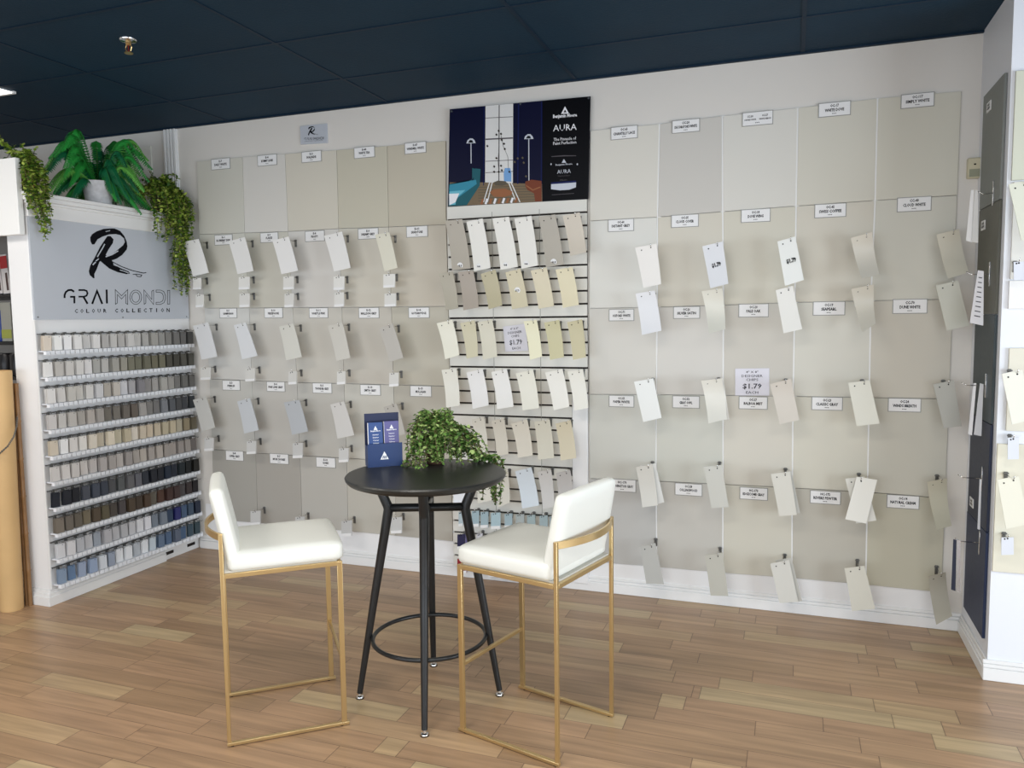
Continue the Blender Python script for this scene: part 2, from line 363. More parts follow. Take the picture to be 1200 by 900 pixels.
# rails and chips ---------------------------------------------------
def cname(c):
    r, g, b = c; v = (r+g+b)/3; mx = max(c)-min(c)
    if v > 212: return 'white' if mx < 14 else 'cream'
    if b-r > 12:
        return 'navy blue' if v < 62 else ('slate blue' if v < 125 else ('dusty blue' if v < 170 else 'pale blue grey'))
    if r-b > 14:
        if g-b > (r-b)*.75 and r-g < 12: return 'olive' if v < 130 else ('khaki' if v < 180 else 'pale yellow beige')
        return 'dark brown' if v < 70 else ('brown' if v < 120 else ('tan' if v < 165 else 'beige'))
    return 'near black' if v < 42 else ('charcoal' if v < 90 else ('mid grey' if v < 140 else ('light grey' if v < 190 else 'off-white')))
ROWS = [
 [(205,192,175),(224,222,218),(228,228,228),(212,210,208),(190,189,186),(206,204,201),(165,162,158),(186,183,178),(170,167,162),(188,186,182),(180,177,172),(160,157,152),(150,147,140),(140,138,134),(118,115,110),(104,101,97),(92,90,87),(72,71,70)],
 [(212,210,206),(176,172,164),(188,184,178),(196,193,189),(206,204,202),(162,160,154),(172,170,165),(150,148,140),(140,137,124),(112,110,90),(104,102,82),(98,96,76),(100,96,72),(104,100,78),(66,64,52),(58,56,46),(74,72,62),(70,68,60)],
 [(206,204,200),(196,193,188),(182,178,170),(190,186,178),(198,195,190),(188,188,190),(168,160,148),(182,174,164),(196,196,200),(158,156,158),(120,118,122),(132,129,126),(154,151,146),(160,157,150),(150,146,140),(112,110,106),(98,96,92),(92,90,86)],
 [(190,186,182),(186,182,176),(178,174,166),(160,153,145),(168,160,152),(152,146,138),(104,98,88),(112,106,96),(98,90,82),(94,84,74),(150,147,142),(118,115,112),(110,108,106),(112,116,122),(76,80,86),(62,64,66),(56,60,66),(46,52,58)],
 [(198,184,162),(226,224,220),(206,202,196),(212,209,202),(206,196,178),(184,172,148),(208,196,172),(186,176,146),(180,168,138),(214,202,184),(192,178,154),(196,178,150),(188,172,144),(176,164,134),(184,170,138),(172,162,136),(140,126,96),(104,96,76)],
 [(200,196,192),(206,202,198),(192,187,184),(198,192,188),(182,176,172),(166,160,156),(156,149,145),(174,168,162),(146,140,136),(160,152,144),(178,168,156),(158,150,142),(170,160,150),(150,142,134),(160,150,142),(146,138,132),(150,142,134),(112,106,102)],
 [(22,30,46),(26,32,44),(18,24,36),(70,76,88),(62,72,88),(52,62,78),(76,78,82),(84,88,90),(98,98,100),(96,98,106),(38,46,60),(22,28,40),(20,26,40),(22,38,62),(26,36,56),(24,36,44),(18,24,28),(28,28,24)],
 [(126,116,104),(110,102,92),(102,94,82),(120,108,84),(84,70,52),(92,84,60),(74,66,58),(72,66,66),(78,62,44),(66,52,38),(76,56,38),(98,90,76),(82,50,34),(66,40,36),(66,46,44),(76,70,72),(62,50,50),(26,24,28)],
 [(210,212,216),(214,214,216),(182,186,192),(186,188,192),(150,160,172),(176,176,180),(180,182,186),(176,178,182),(190,192,196),(212,214,218),(222,222,228),(116,128,142),(112,124,138),(34,60,92),(30,34,112),(62,88,124),(58,80,104),(30,42,66)],
 [(126,150,178),(92,124,164),(146,162,190),(142,162,194),(206,212,220),(142,156,176),(226,230,234),(224,228,232),(178,186,194),(226,230,234),(190,204,214),(92,114,142),(72,100,136),(84,98,118),(58,92,130),(44,72,88),(36,62,72)]]
ORD = ['first', 'second', 'third', 'fourth', 'fifth', 'sixth', 'seventh', 'eighth', 'ninth', 'tenth', 'eleventh', 'twelfth', 'thirteenth', 'fourteenth', 'fifteenth', 'sixteenth', 'seventeenth', 'eighteenth', 'nineteenth']
ROWN = ['top', 'second', 'third', 'fourth', 'fifth', 'sixth', 'seventh', 'eighth', 'ninth', 'bottom']
M_strip = mat('clear_white_strip', (232, 235, 240), .3)
def chip_mat(c): return mat('chip_paint', c, .42)
M_slot = mat('grey_slot', (92, 90, 88), .6)
hook_small = None; pad_protos = {}
NM = []
for r, cols in enumerate(ROWS):
    z = 1.447-.1383*r
    mb = MB().box(DX-.0115, DX+.002, DY0+.012, DY1-.012, z-.003, z+.001, 1)
    mb.box(DX-.012, DX+.03, DY0+.012, DY1-.012, z-.094, z-.088)
    n = len(cols)
    for k in range(n):
        yy = DY0+.009+(DY1-DY0-.036)*(k+.5)/n
        for dy in (-.014, .014): mb.box(DX+.030, DX+.050, yy+dy-.0105, yy+dy+.0112, z-.108, z-.0885)
    rail = mb.build('chip_rail', [M_strip, M_slot], disp)
    for k in range(n):
        yy = DY0+.009+(DY1-DY0-.036)*(k+.5)/n
        if hook_small is None:
            h = MB().box(-.004, .006, -.006, .006, -.016, .002).tube([(0, 0, 0), (.02, 0, .002), (.045, .002, .001), (.058, .006, -.004), (.062, .008, .004)], .0016, 5).tube([(0, 0, .003), (.022, 0, .005), (.026, 0, -.003)], .0035, 5)
            hook_small = h.build('hook', M_steel, rail, local=True)
            ho = hook_small
        else:
            ho = hook_small.copy(); COL.objects.link(ho); ho.parent = rail
        ho.location = (DX+.004-disp.location.x, yy-disp.location.y, z)
for r, cols in enumerate(ROWS):
    z = 1.447-.1383*r; n = len(cols); base_n = {}
    for k, c in enumerate(cols):
        yy = DY0+.009+(DY1-DY0-.036)*(k+.5)/n
        mb = MB(); T = random.choice((4, 6, 8))
        for s in range(T):
            a = -.12+.05*s/T*random.uniform(.4, 1.6)
            M = Matrix.Translation((DX+.022+.0035*s, yy-.004+random.uniform(-.003, .003), z-.009)) @ Matrix.Rotation(random.uniform(-.05, .05), 4, 'X') @ Matrix.Rotation(-.12*(1 if s == T-1 else random.uniform(.3, 1.2)), 4, 'Z')
            mb.box(-.0009, .0009, -.0208, .0208, -.077, 0, 0, M)
        mb.lathe([(.0022, 0), (.0022, .0004)], (0, 0, 0), 8, 1, M @ Matrix.Translation((.0009, .008, -.007)) @ Matrix.Rotation(PI/2, 4, 'Y'))
        nm = cname(c); g0 = sum(c)/3; c = tuple(min(236, round((v*.78+g0*.22)*(1.05 if r < 6 else 1)+(3 if r < 6 else 0))) for v in c)
        o = mb.build('paint_chip_pad', [chip_mat(c), M_black], origin=(DX+.03, yy, z-.08))
        tag(o, '%s small paint chips, %s from left on the %s rail of the display' % (nm, ORD[k] if k < n-1 else 'last', ROWN[r]), 'paint chips', 'small paint chips on the chip display')

# ------------------------------------------------------------------ big colour panels
TX = []
def name_label(panel, cxp, cyp, wp, lines, Y, hratio=.44, serif=False):
    c = AY(cxp, cyp, Y); wdt = (AY(cxp+wp/2, cyp, Y)-AY(cxp-wp/2, cyp, Y)).length; ht = wdt*hratio
    x0, x1 = c.x-wdt/2, c.x+wdt/2; z0, z1 = c.z-ht/2, c.z+ht/2
    mb = MB().box(x0-.0035, x1+.0035, Y-.003, Y, z0-.0035, z1+.0035, 1).box(x0, x1, Y-.0036, Y-.003, z0, z1, 0)
    lab = mb.build('name_label', [M_tagwhite, M_grey_rim], panel)
    f = lambda x, y: Vector((x0+x*wdt, Y-.0041, z1-y*ht))
    mb = MB()
    if len(lines) == 4:
        for cx, a, b in ((.25, lines[0], lines[1]), (.75, lines[2], lines[3])):
            text(mb, a, cx, .38, .2, .16, f, .03); text(mb, b, cx, .62, .4, .12, f, .03)
    else:
        text(mb, lines[0], .5, .32, min(.34, .055*len(lines[0])), .20, f, .035)
        text(mb, lines[1], .5, .66, min(.84, .062*len(lines[1])), .22, f, .035)
    for k in range(3): mb.poly([f(.43+k*.05, .80), f(.46+k*.05, .80), f(.46+k*.05, .86), f(.43+k*.05, .86)])
    mb.build('lettering', M_black, lab, normals=False)
def panel_group(lines_px, colors, labels, gapx, side, names_rows, Y=YW-.012):
    out = []
    for r in range(5):
        for c in range(5):
            q = [lines_px[r][c], lines_px[r][c+1], lines_px[r+1][c+1], lines_px[r+1][c]]
            P = [AY(x, y, Y) for x, y in q]
            g = gapx/2; s = .0015
            P[0] += Vector((g, 0, -s)); P[1] += Vector((-g, 0, -s)); P[2] += Vector((-g, 0, s)); P[3] += Vector((g, 0, s))
            cc = colors[r][c]; g0 = sum(cc)/3; cc = tuple(round((v*.72+t*.28)*(1.05 if side == 'left' else 1.01)) for v, t in zip(cc, (g0+6, g0+2, g0-9)))
            m = mat('panel_paint', cc, .5, bump=.06, bscale=300)
            t = MB().slab(P, (0, .0115, 0)).build('colour_panel', m, bevel=.0012)
            vis = ''
            tag(t, '%s painted sample board, %s row and %s column of the %s board wall' % (cname(colors[r][c]), ['top', 'second', 'third', 'fourth', 'bottom'][r], ['leftmost', 'second', 'middle', 'fourth', 'rightmost'][c], side), 'sample board', 'painted sample boards on the %s' % side)
            lb = labels[r][c]
            if lb: name_label(t, lb[0], lb[1], lb[2], lb[3], Y, lb[4] if len(lb) > 4 else .44)
            out.append(t)
    return out
zA = lambda x, y, s, ox, oy: (ox+x/s, oy+y/s)
LL = [[(230.5,188.9),(283.9,184),(333.9,180),(394.4,175.6),(453.6,170.8),(522.2,164.7)],
 [(233.3,275),(286.7,273),(337.5,271.3),(396.7,268),(455.3,266),(522.8,263.3)],
 [(239.4,361.1),(291.9,361),(343,360.5),(400.6,360.2),(458.6,359.8),(525.6,358.9)],
 [(245.5,444),(295,446),(348,448.2),(403,449.5),(461,451),(527.3,452.6)],
 [(248.5,526.5),(299.5,530.8),(351.5,534),(406,537),(463.8,540.6),(529,544.5)],
 [(250.5,609),(302,613),(354,618),(408,622.5),(463.5,628),(530.5,634.5)]]
LC = [[(196,194,184),(204,202,196),(200,195,182),(190,184,165),(187,180,160)],
 [(196,194,184),(192,190,178),(202,200,196),(198,193,180),(194,187,171)],
 [(200,200,197),(194,191,185),(191,188,178),(188,183,172),(183,177,162)],
 [(186,185,179),(184,182,176),(182,180,174),(190,188,179),(178,172,160)],
 [(160,158,152),(163,159,152),(176,174,168),(182,178,168),(170,165,154)]]
def z4(x, y): return 220+x/3.6, 150+y/3.6
def z5(x, y): return 220+x/3.333, 390+y/3.333
def lab(f, x, y, w, a, b, s): X, Y = f(x, y); return (X, Y, w/s, (a, b))
LLb = [[lab(z4,140,152,76,'E-7','DAILY WHITE',3.6),lab(z4,336,136,78,'E-4','RUMMY LANE',3.6),lab(z4,523,121,80,'E-3','IVALINDE',3.6),lab(z4,746,103,83,'E-40','WHITE TEA',3.6),lab(z4,961,84,86,'E-47','WINDMILL WHITE',3.6)],
 [lab(z4,152,472,72,'E-1','BLUEBERRY DEW',3.6),lab(z4,345,462,72,'E-9','FLAKES',3.6),lab(z4,537,456,78,'E-8','FROSTY',3.6),lab(z4,762,446,82,'E-9','DREAMY GREY',3.6),lab(z4,968,437,86,'E-61','SANDSTONE',3.6)],
 [lab(z4,172,781,70,'E-5','CHAMPIGNON',3.6),lab(z4,363,780,74,'E-10','PERSEPHONE',3.6),lab(z4,553,780,76,'E-11','WHISTLE PINK',3.6),lab(z4,765,780,82,'E-12','MALLISON GREY',3.6),lab(z4,976,779,84,'E-14','GOTHAM FUDGE',3.6)],
 [lab(z5,171,205,66,'E-3','PEBBLES',3.333),lab(z5,345,210,68,'E-4','PINE LINE GREY',3.333),lab(z5,526,216,72,'E-5','THUNDER GREY',3.333),lab(z5,714,223,76,'E-13','SMITH GREY',3.333),lab(z5,911,228,80,'E-15','MULLIGAN',3.333)],
 [lab(z5,184,480,66,'E-8','OFFER GREY',3.333),lab(z5,358,492,70,'E-7','MUSK SHORES',3.333),lab(z5,540,506,72,'E-10','GORKI',3.333),None,None]]
panel_group(LL, LC, LLb, .002, 'left', None)
RL = [[(691,153),(773,145),(846.7,135.6),(935,126.2),(1028.5,115),(1127.6,106.3)],
 [(690.7,259),(770.4,254.4),(847,248),(933,241.5),(1025.5,235),(1122.5,228.8)],
 [(690,361.4),(770.4,360),(848,357.5),(931.5,354.5),(1020.5,352.5),(1117.5,350.5)],
 [(690,462),(769,462.5),(847.5,463.2),(929.5,464.6),(1018.5,466),(1113,467.5)],
 [(690.5,560.8),(769,563.8),(847.5,567.6),(928.5,571.8),(1016.5,576.8),(1108.5,584)],
 [(691,658),(770,664.5),(847,671.5),(928,677.5),(1014.5,685.5),(1104,694.6)]]
RC = [[(216,213,203),(200,198,192),(214,213,206),(208,205,192),(207,204,190)],
 [(218,219,214),(208,203,189),(208,203,187),(208,202,187),(206,204,192)],
 [(206,204,197),(206,204,198),(199,195,185),(208,206,196),(200,195,182)],
 [(200,201,194),(198,199,190),(206,202,190),(206,204,188),(196,193,180)],
 [(182,183,182),(190,188,181),(202,198,182),(186,182,170),(192,188,166)]]
def z1(x, y): return 680+x/4.5, 100+y/4.5
def z2(x, y): return 920+x/4.286, 90+y/4.286
def z3(x, y): return 680+x/4.092, 280+y/4.092
def z6(x, y): return 920+x/4.09, 280+y/4.09
def z7(x, y): return 680+x/3.75, 480+y/3.75
def z8(x, y): return 920+x/3.333, 480+y/3.333
s1_, s2_, s3_, s6_, s7_, s8_ = 4.5, 4.286, 4.092, 4.09, 3.75, 3.333
RLb = [[lab(z1,232,250,135,'OC-65','CHANTILLY LACE',s1_),lab(z1,557,215,140,'CC-20',"DECORATOR'S WHITE",s1_),(z1(935,175)+(155/4.5,('CC-30','OXFORD WHITE','OC-57','WHITE HERON'))),lab(z2,248,163,155,'OC-17','WHITE DOVE',s2_),lab(z2,665,119,160,'OC-117','SIMPLY WHITE',s2_)],
 [lab(z1,215,738,130,'OC-60','DISTANT GREY',s1_),lab(z1,552,715,138,'OC-25','CLOUD COVER',s1_),lab(z1,925,687,148,'OC-18','DOVE WING',s1_),lab(z2,227,672,152,'OC-45','SWISS COFFEE',s2_),lab(z2,648,640,165,'CC-40','CLOUD WHITE',s2_)],
 [lab(z3,198,365,115,'OC-71','OXFORD WHITE',s3_),lab(z3,510,353,122,'OC-26','SILVER SATIN',s3_),lab(z3,831,343,138,'OC-20','PALE OAK',s3_),lab(z6,210,333,148,'OC-19','SEAPEARL',s6_),lab(z6,598,323,160,'CC-70','DUNE WHITE',s6_)],
 [lab(z3,198,778,115,'OC-55','PAPER WHITE',s3_),lab(z3,507,782,125,'OC-52','GRAY OWL',s3_),lab(z3,829,786,132,'OC-27','BALBOA MIST',s3_),lab(z6,201,789,143,'OC-23','CLASSIC GRAY',s6_),lab(z6,572,796,152,'OC-24','WINDS BREATH',s6_)],
 [lab(z7,185,333,115,'HC-170','STONINGTON GRAY',s7_),lab(z7,476,351,115,'OC-28','COLLINGWOOD',s7_),lab(z7,762,369,118,'HC-173','EDGECOMB GRAY',s7_),lab(z8,157,343,115,'HC-172','REVERE PEWTER',s8_),lab(z8,460,360,122,'OC-14','NATURAL CREAM',s8_)]]
panel_group(RL, RC, RLb, .007, 'right', None)
mb = MB()
for c in range(1, 5):
    a = AY(*RL[0][c], YW-.01); b = AY(*RL[5][c], YW-.01)
    mb.slab([a+Vector((-.011, 0, 0)), a+Vector((.011, 0, 0)), b+Vector((.011, 0, 0)), b+Vector((-.011, 0, 0))], (0, .009, 0))
struct(mb, 'trim_3', M_trim)

# small grey plaque above the left boards
Yp = YW-.008
pq = [AY(340+x/20, 140+y/20, Yp) for x, y in ((230,155),(858,90),(875,550),(245,590))]
plaque = MB().slab(pq, (0, .0075, 0)).build('wall_plaque', M_sign, bevel=.001)
tag(plaque, 'small grey plaque with a black brush letter above the left boards', 'sign')
def fP(x, y): return AY(340+(420+(x-130)*240/625)/20, 140+(165+(y-118)*215/537 - (x-130)*.02)/20, Yp-.0006)
mb = MB(); logo_R(mb, fP)
def fQ(x, y): return AY(340+(330+(x-110)*.49)/20, 140+(430+(y-105)*.47-(x-110)*.03)/20, Yp-.0006)
logo_words(mb, fQ, 9)
text(mb, 'COLOUR COLLECTION', 560, 300, 860, 34, fQ, .01)
mb.build('lettering', M_black, plaque, normals=False)

# ------------------------------------------------------------------ slatwall in the middle
Ys = YW-.022
sl = empty('slatwall', (-1.44, YW-.01, .05), 'white slatwall with dark grooves between the two walls of sample boards', 'slatwall')
M_slat = mat('slatwall_laminate', (224, 222, 214), .45)
MB().box(-1.842, -1.036, YW-.008, YW-.001, 1.085, 2.125).box(-1.838, -1.122, YW-.008, YW-.001, .05, 1.085).build('backing', M_dark, sl)
mb = MB(); z = 2.052; pitch = .0687
mb.box(-1.842, -1.036, Ys, YW-.008, z+.005, 2.125)
k = 0
while z > .1:
    zt = z-.005; zb = z-pitch+.005; xr = -1.036 if zt > 1.09 else -1.122
    mb.box(-1.842, xr, Ys, YW-.008, zb, zt); z -= pitch; k += 1
mb.build('slats', M_slat, sl, bevel=.001)
mb = MB()
for xx in (-1.571, -1.297): mb.box(xx-.0015, xx+.0015, Ys-.0004, Ys, .1, 2.083)
mb.build('seam', mat('grey_seam', (150, 148, 140), .6), sl)
MB().box(-1.121, -1.036, Ys-.002, YW-.002, .04, 1.088).build('end_board', M_white, sl, bevel=.002)

# poster
Yq = Ys-.006
poster = MB().slab([AY(527,128,Yq),AY(692,112.8,Yq),AY(689.2,233.3,Yq),AY(524.9,242.2,Yq)], (0, .004, 0)).build('wall_poster', mat('poster_navy', (8, 12, 44), .4, spec=.15))
tag(poster, 'large dark poster with a navy room scene and white lettering above the slatwall', 'poster')
def fZ(d): return lambda x, y: AY(500+x/5.625, 100+y/5.625, Yq-.0004-.0004*d)
M = lambda c: mat('poster_print', c, .4, spec=.12)
pc = [M((8,12,44)), M((222,222,220)), M((4,5,10)), M((90,86,90)), M((200,205,215)), M((60,140,165)), M((40,95,105)), M((122,106,84)), M((120,66,48)), M((40,34,30)), M((236,236,240)), M((22,30,80)), M((120,165,215)), M((150,100,70)), M((95,88,76)), M((110,185,205))]
mb = MB()
def pp(pts, mi, d): mb.poly([fZ(d)(*p) for p in pts], mi)
pp([(388,136),(570,120),(568,645),(385,640)], 1, 1)
pp([(152,640),(385,640),(760,650),(763,766),(145,798)], 7, 1)
pp([(765,101),(1080,74),(1063,748),(762,765)], 2, 1)
for y in (212, 352, 497, 572): ribbon(mb, [(388, y+4), (568, y-5)], 9 if y == 352 else 4, fZ(2), mi=3)
ribbon(mb, [(478, 130), (476, 640)], 6, fZ(2), mi=3)
ribbon(mb, [(378, 138), (375, 660)], 5, fZ(2), mi=11); ribbon(mb, [(606, 120), (600, 650)], 8, fZ(2), mi=11); ribbon(mb, [(757, 102), (755, 700)], 6, fZ(2), mi=11)
for cx, cy, h in ((293, 380, 515), (674, 352, 640)):
    pp([(cx-32, cy+3), (cx-24, cy-18), (cx-8, cy-30), (cx+10, cy-30), (cx+24, cy-16), (cx+30, cy+1)], 4, 3)
    pp([(cx-20, cy-2), (cx-8, cy-20), (cx+8, cy-18), (cx+14, cy-2)], 2, 4)
    ribbon(mb, [(cx-1, cy), (cx, h)], 6, fZ(3), mi=4)
pp([(145,690),(300,620),(350,560),(300,545),(300,640),(150,650)], 6, 2)
pp([(320,548),(355,552),(350,660),(265,790),(190,795),(145,796),(150,660),(305,640)], 6, 3)
pp([(152,655),(325,622),(330,650),(200,745),(148,712)], 5, 4); pp([(150,700),(255,690),(195,745),(190,785),(148,790)], 15, 5); pp([(148,715),(215,712),(190,770),(150,790)], 10, 6)
for i in range(6): ribbon(mb, [(340, 672+i*18), (760, 662+i*18)], 4, fZ(2), mi=14)
for x0, x1 in ((415, 375), (432, 400), (540, 590), (556, 615)): ribbon(mb, [(x0, 640), (x1, 770)], 7, fZ(3), mi=1)
for i in range(9): ribbon(mb, [(360+i*28, 785-i*1.5), (372+i*28, 748-i*1)], 14, fZ(4), mi=(13, 10)[i % 2])
pp([(440,640),(470,628),(520,632),(535,650),(500,662),(455,660)], 14, 5)
pp([(415,705),(440,685),(520,680),(565,700),(560,722),(500,738),(440,732)], 13, 6)
pp([(650,635),(690,622),(757,630),(757,766),(715,766),(708,712),(665,690),(650,665)], 8, 4); ribbon(mb, [(655, 660), (700, 690), (750, 670)], 8, fZ(5), mi=13)
pp([(515,545),(550,545),(558,575),(558,635),(510,632),(508,580)], 12, 4)
for x, y in ((475,300),(490,320),(460,325),(495,360),(510,385),(400,400),(515,420),(460,480),(445,535),(490,530),(445,570),(475,570),(495,560),(600,482),(632,478),(640,510),(545,570),(655,600),(580,505)):
    pp([(x-8, y), (x, y-9), (x+8, y+1), (x+1, y+9)], 9 if x < 560 else 14, 5)
ribbon(mb, [(478, 600), (470, 500), (478, 400), (478, 300)], 2, fZ(4), mi=9); ribbon(mb, [(540, 560), (535, 470), (505, 400), (490, 330)], 2, fZ(4), mi=9)
# writing
pp([(912,138),(938,186),(886,188)], 10, 2); pp([(912,160),(922,178),(902,179)], 2, 3)
def tl(s, cx, base, wd, ht, bold, mi=10, slope=-.07):
    f0 = fZ(3); text(mb, s, cx, base, wd, ht, lambda x, y: f0(x, y+(x-cx)*slope), bold, mi)
tl('Benjamin Moore', 912, 210, 158, 22, .035); tl('AURA', 911, 298, 155, 42, .0); tl('The Pinnacle of', 911, 362, 148, 20, .005); tl('Paint Perfection', 910, 388, 152, 20, .005)
pp([(905,485),(920,510),(890,511)], 4, 2); tl('Benjamin Moore', 905, 526, 110, 11, .02, 4); tl('AURA', 905, 580, 90, 26, 0, 4); tl('Waterborne Interior', 905, 600, 80, 9, 0, 3); tl('Matte', 903, 628, 46, 9, 0, 3)
pp([(822,468),(900,461),(985,462),(985,466),(900,468),(822,472)], 3, 2)
pp([(820,652),(985,640),(984,672),(940,688),(880,692),(820,685)], 4, 2); pp([(820,640),(985,628),(985,640),(820,652)], 11, 2)
ribbon(mb, [(825, 722), (972, 712)], 3, fZ(2), mi=3)
for x in (820, 993): pp([(x-5, 520), (x, 512), (x+5, 520), (x, 528)], 4, 2)
mb.build('print', pc, poster, normals=False)
for x, y in ((165, 172), (618, 122), (1068, 84)):
    MB().lathe([(.006, 0), (.006, .002)], (0, 0, 0), 10, 0, Matrix.Translation(fZ(0)(x, y)) @ Matrix.Rotation(PI/2, 4, 'X')).build('screw', M_chrome, poster)

# ------------------------------------------------------------------ hooks and hanging cards
proto_hook = {}
def hook(x, z, ywall, ylen, label, grp, steel=False):
    key = round(ylen, 3)
    if key not in proto_hook:
        o = empty('display_hook', (0, 0, 0), 'hook', 'hook')
        mb = MB().box(-.007, .007, -.004, 0, -.034, .010).box(-.010, .010, -.007, -.004, .001, .007)
        mb.build('back_plate', M_steel, o, local=True, bevel=.001)
        mb = MB().tube([(0, -.003, 0), (0, -ylen*.5, .001), (0, -ylen+.012, 0), (0, -ylen, .004), (0, -ylen-.008, .016)], .0017, 6)
        mb.build('wire', M_chrome, o, local=True, smooth=True)
        proto_hook[key] = o
    else: o = copy_tree(proto_hook[key])
    o.location = (x, ywall, z); tag(o, label, 'hook', grp); return o
PRICE = {}
def card(q, Y, c, label, grp, ywall=YW-.0125, curl=.0, sheets=3, hk=True, hu=.72, sticker=None, wide=None, hlabel=None, hookx=None, cat='paint card', name='paint_card', zoff=0, taglab=False):
    TL, TR, BR, BL = [AY(x, y, Y) for x, y in q]
    def pt(u, v):
        a = TL.lerp(TR, u); b = BL.lerp(BR, u); p = a.lerp(b, v)
        p.y += curl*(math.sin(v*PI*.9)*.6 - v*v*.9)*.12 + (u-.5)*curl*.1*v; return p
    nu, nv = 4, 6; th = .0008*sheets+.0012
    vs = []; fs = []
    for lay in (0, 1):
        for j in range(nv+1):
            for i in range(nu+1): vs.append(pt(i/nu, j/nv)+Vector((0, th*lay, 0)))
    W_ = nu+1; O = (nu+1)*(nv+1)
    for j in range(nv):
        for i in range(nu):
            a = j*W_+i; fs.append((a, a+1, a+1+W_, a+W_)); fs.append((O+a, O+a+W_, O+a+1+W_, O+a+1))
    for i in range(nu): fs += [(i, O+i, O+i+1, i+1), (nv*W_+i, nv*W_+i+1, O+nv*W_+i+1, O+nv*W_+i)]
    for j in range(nv): fs += [(j*W_, (j+1)*W_, O+(j+1)*W_, O+j*W_), (j*W_+nu, O+j*W_+nu, O+(j+1)*W_+nu, (j+1)*W_+nu)]
    mb = MB().add(vs, fs)
    h = pt(hu, .07); h2 = pt(.27, .09)
    for hp in (h, h2):
        mb.lathe([(.0032, 0), (.0032, .0003)], (0, 0, 0), 8, 1, Matrix.Translation(hp+Vector((0, -.0002, 0))) @ Matrix.Rotation(PI/2, 4, 'X'))
    o = mb.build(name, [chip_mat(c), M_black], smooth='auto'); tag(o, label, cat, grp)
    if taglab:
        a, b = pt(.02, .82), pt(.98, .82); c_, d = pt(.98, 1), pt(.02, 1)
        MB().slab([v+Vector((0, -.0028, 0)) for v in (a, b, c_, d)], (0, .0022, 0)).build('price_tab', M_white, o)
    if sticker:
        if sticker[0] == 'round':
            u, v, rr, s = sticker[1:]
            cpt = pt(u, v)+Vector((0, -.0012, 0))
            st = MB().slab([cpt+Vector((rr*math.cos(t*PI/10), 0, rr*math.sin(t*PI/10))) for t in range(20)], (0, .0006, 0)).build('price_sticker', M_tagwhite, o)
            mb = MB(); f = lambda x, y: cpt+Vector((x, -.0006, -y)); text(mb, s, 0, rr*.35, rr*1.3, rr*.6, f, .04); mb.build('lettering', M_black, st, normals=False)
        else:
            u, v, sz, s, ang = sticker[1:]
            cpt = pt(u, v)+Vector((0, -.0022, 0)); mb = MB(); ca, sa = math.cos(ang), math.sin(ang)
            f = lambda x, y: cpt+Vector((x*ca-y*sa, 0, -(x*sa+y*ca))); text(mb, s, 0, sz*.3, sz*1.7, sz*.7, f, .05); mb.build('lettering', M_black, o, normals=False)
    if hk:
        hp = h; hook(hp.x, hp.z+.002, ywall, ywall-hp.y+.004, hlabel or ('wire hook carrying the '+label)[:100], grp+' hooks')
    return o
def small(x0, y0, x1, y1, Y, c, label, grp, **k):
    sk = 1.0
    return card([(x0, y0+.6), (x1, y0), (x1, y1), (x0, y1+.6)], Y, c, label, grp, sheets=6, hu=.5, taglab=True, cat='paint chips', name='paint_chip_pad', **k)

def Q(f, *p): return [f(*a) for a in p]
# left board wall, big cards
YL = 3.945
GL = 'large paint cards on the left boards'
rowsL = [
 ([[(213.6,283.6),(232.5,280),(244.5,319.6),(227,324)], Q(z4,(172,478),(240,460),(277,603),(213,617)), Q(z4,(357,475),(425,458),(465,602),(398,617)), Q(z4,(575,455),(650,437),(687,590),(620,606)), Q(z4,(790,450),(850,440),(885,590),(832,605))],
  [(232,231,228),(230,229,226),(235,234,232),(232,231,228),(220,217,200)], 'top'),
 ([[(226,382),(243.6,377.8),(254.5,418),(237,421.5)], [(274,381),(287.5,377.8),(301.6,417),(284.5,421)], [(327,382.8),(343.6,379),(353.5,418.5),(336,422)], [(384.4,382),(401,377.8),(410.5,419.4),(395,423)], [(444,384.7),(460,379),(472.6,419.4),(457,424)]],
  [(216,217,218),(218,220,222),(212,211,202),(204,201,192),(186,182,174)], 'middle'),
 ([Q(z5,(20,262),(70,248),(107,370),(57,385)), Q(z5,(193,268),(242,255),(277,380),(223,393)), Q(z5,(375,272),(435,262),(470,385),(410,398)), Q(z5,(557,280),(610,268),(650,400),(587,413)), Q(z5,(765,290),(815,275),(850,395),(798,408))],
  [(196,196,192),(198,202,206),(182,186,190),(208,206,202),(184,180,172)], 'lowest')]
for quads, cols, rn in rowsL:
    for i, (q, c) in enumerate(zip(quads, cols)):
        nm = cname(c)
        card(q, YL, c, '%s card, %s from left in the %s large-card row, left boards' % (nm, ORD[i], rn), GL, hlabel='wire hook of the %s card in the %s large-card row, left boards' % (ORD[i], rn), curl=.05)
GS = 'small chip pads on the left boards'
def smalls(lst, f, rn, c0=(222,221,216)):
    for i, b in enumerate(lst):
        if b is None: continue
        x0, y0 = f(b[0], b[1]); x1, y1 = f(b[2], b[3])
        small(x0, y0, x1, y1, 3.965, tuple(v-3*(i%3) for v in c0), 'white small chip pad, %s from left in the %s, left boards' % (ORD[i], rn), GS, hlabel='small wire hook, %s from left in the %s, left boards' % (ORD[i], rn))
smalls([(22,632,55,680),(215,627,260,680),(403,625,446,680),(615,625,660,682),(825,615,874,672)], z4, 'upper pad row', (228,227,222))
smalls([(34,702,66,755),(218,697,260,755),(408,697,446,755),(618,693,658,753),(830,697,878,752)], z4, 'second pad row', (222,221,216))
smalls([(50,135,88,182),(225,138,262,188),(393,150,425,200),(583,150,615,200),(787,155,823,208)], z5, 'third pad row', (216,215,210))
smalls([(65,410,100,460),(230,422,266,472),(410,430,448,488),(590,450,627,504)], z5, 'fourth pad row', (208,208,206))
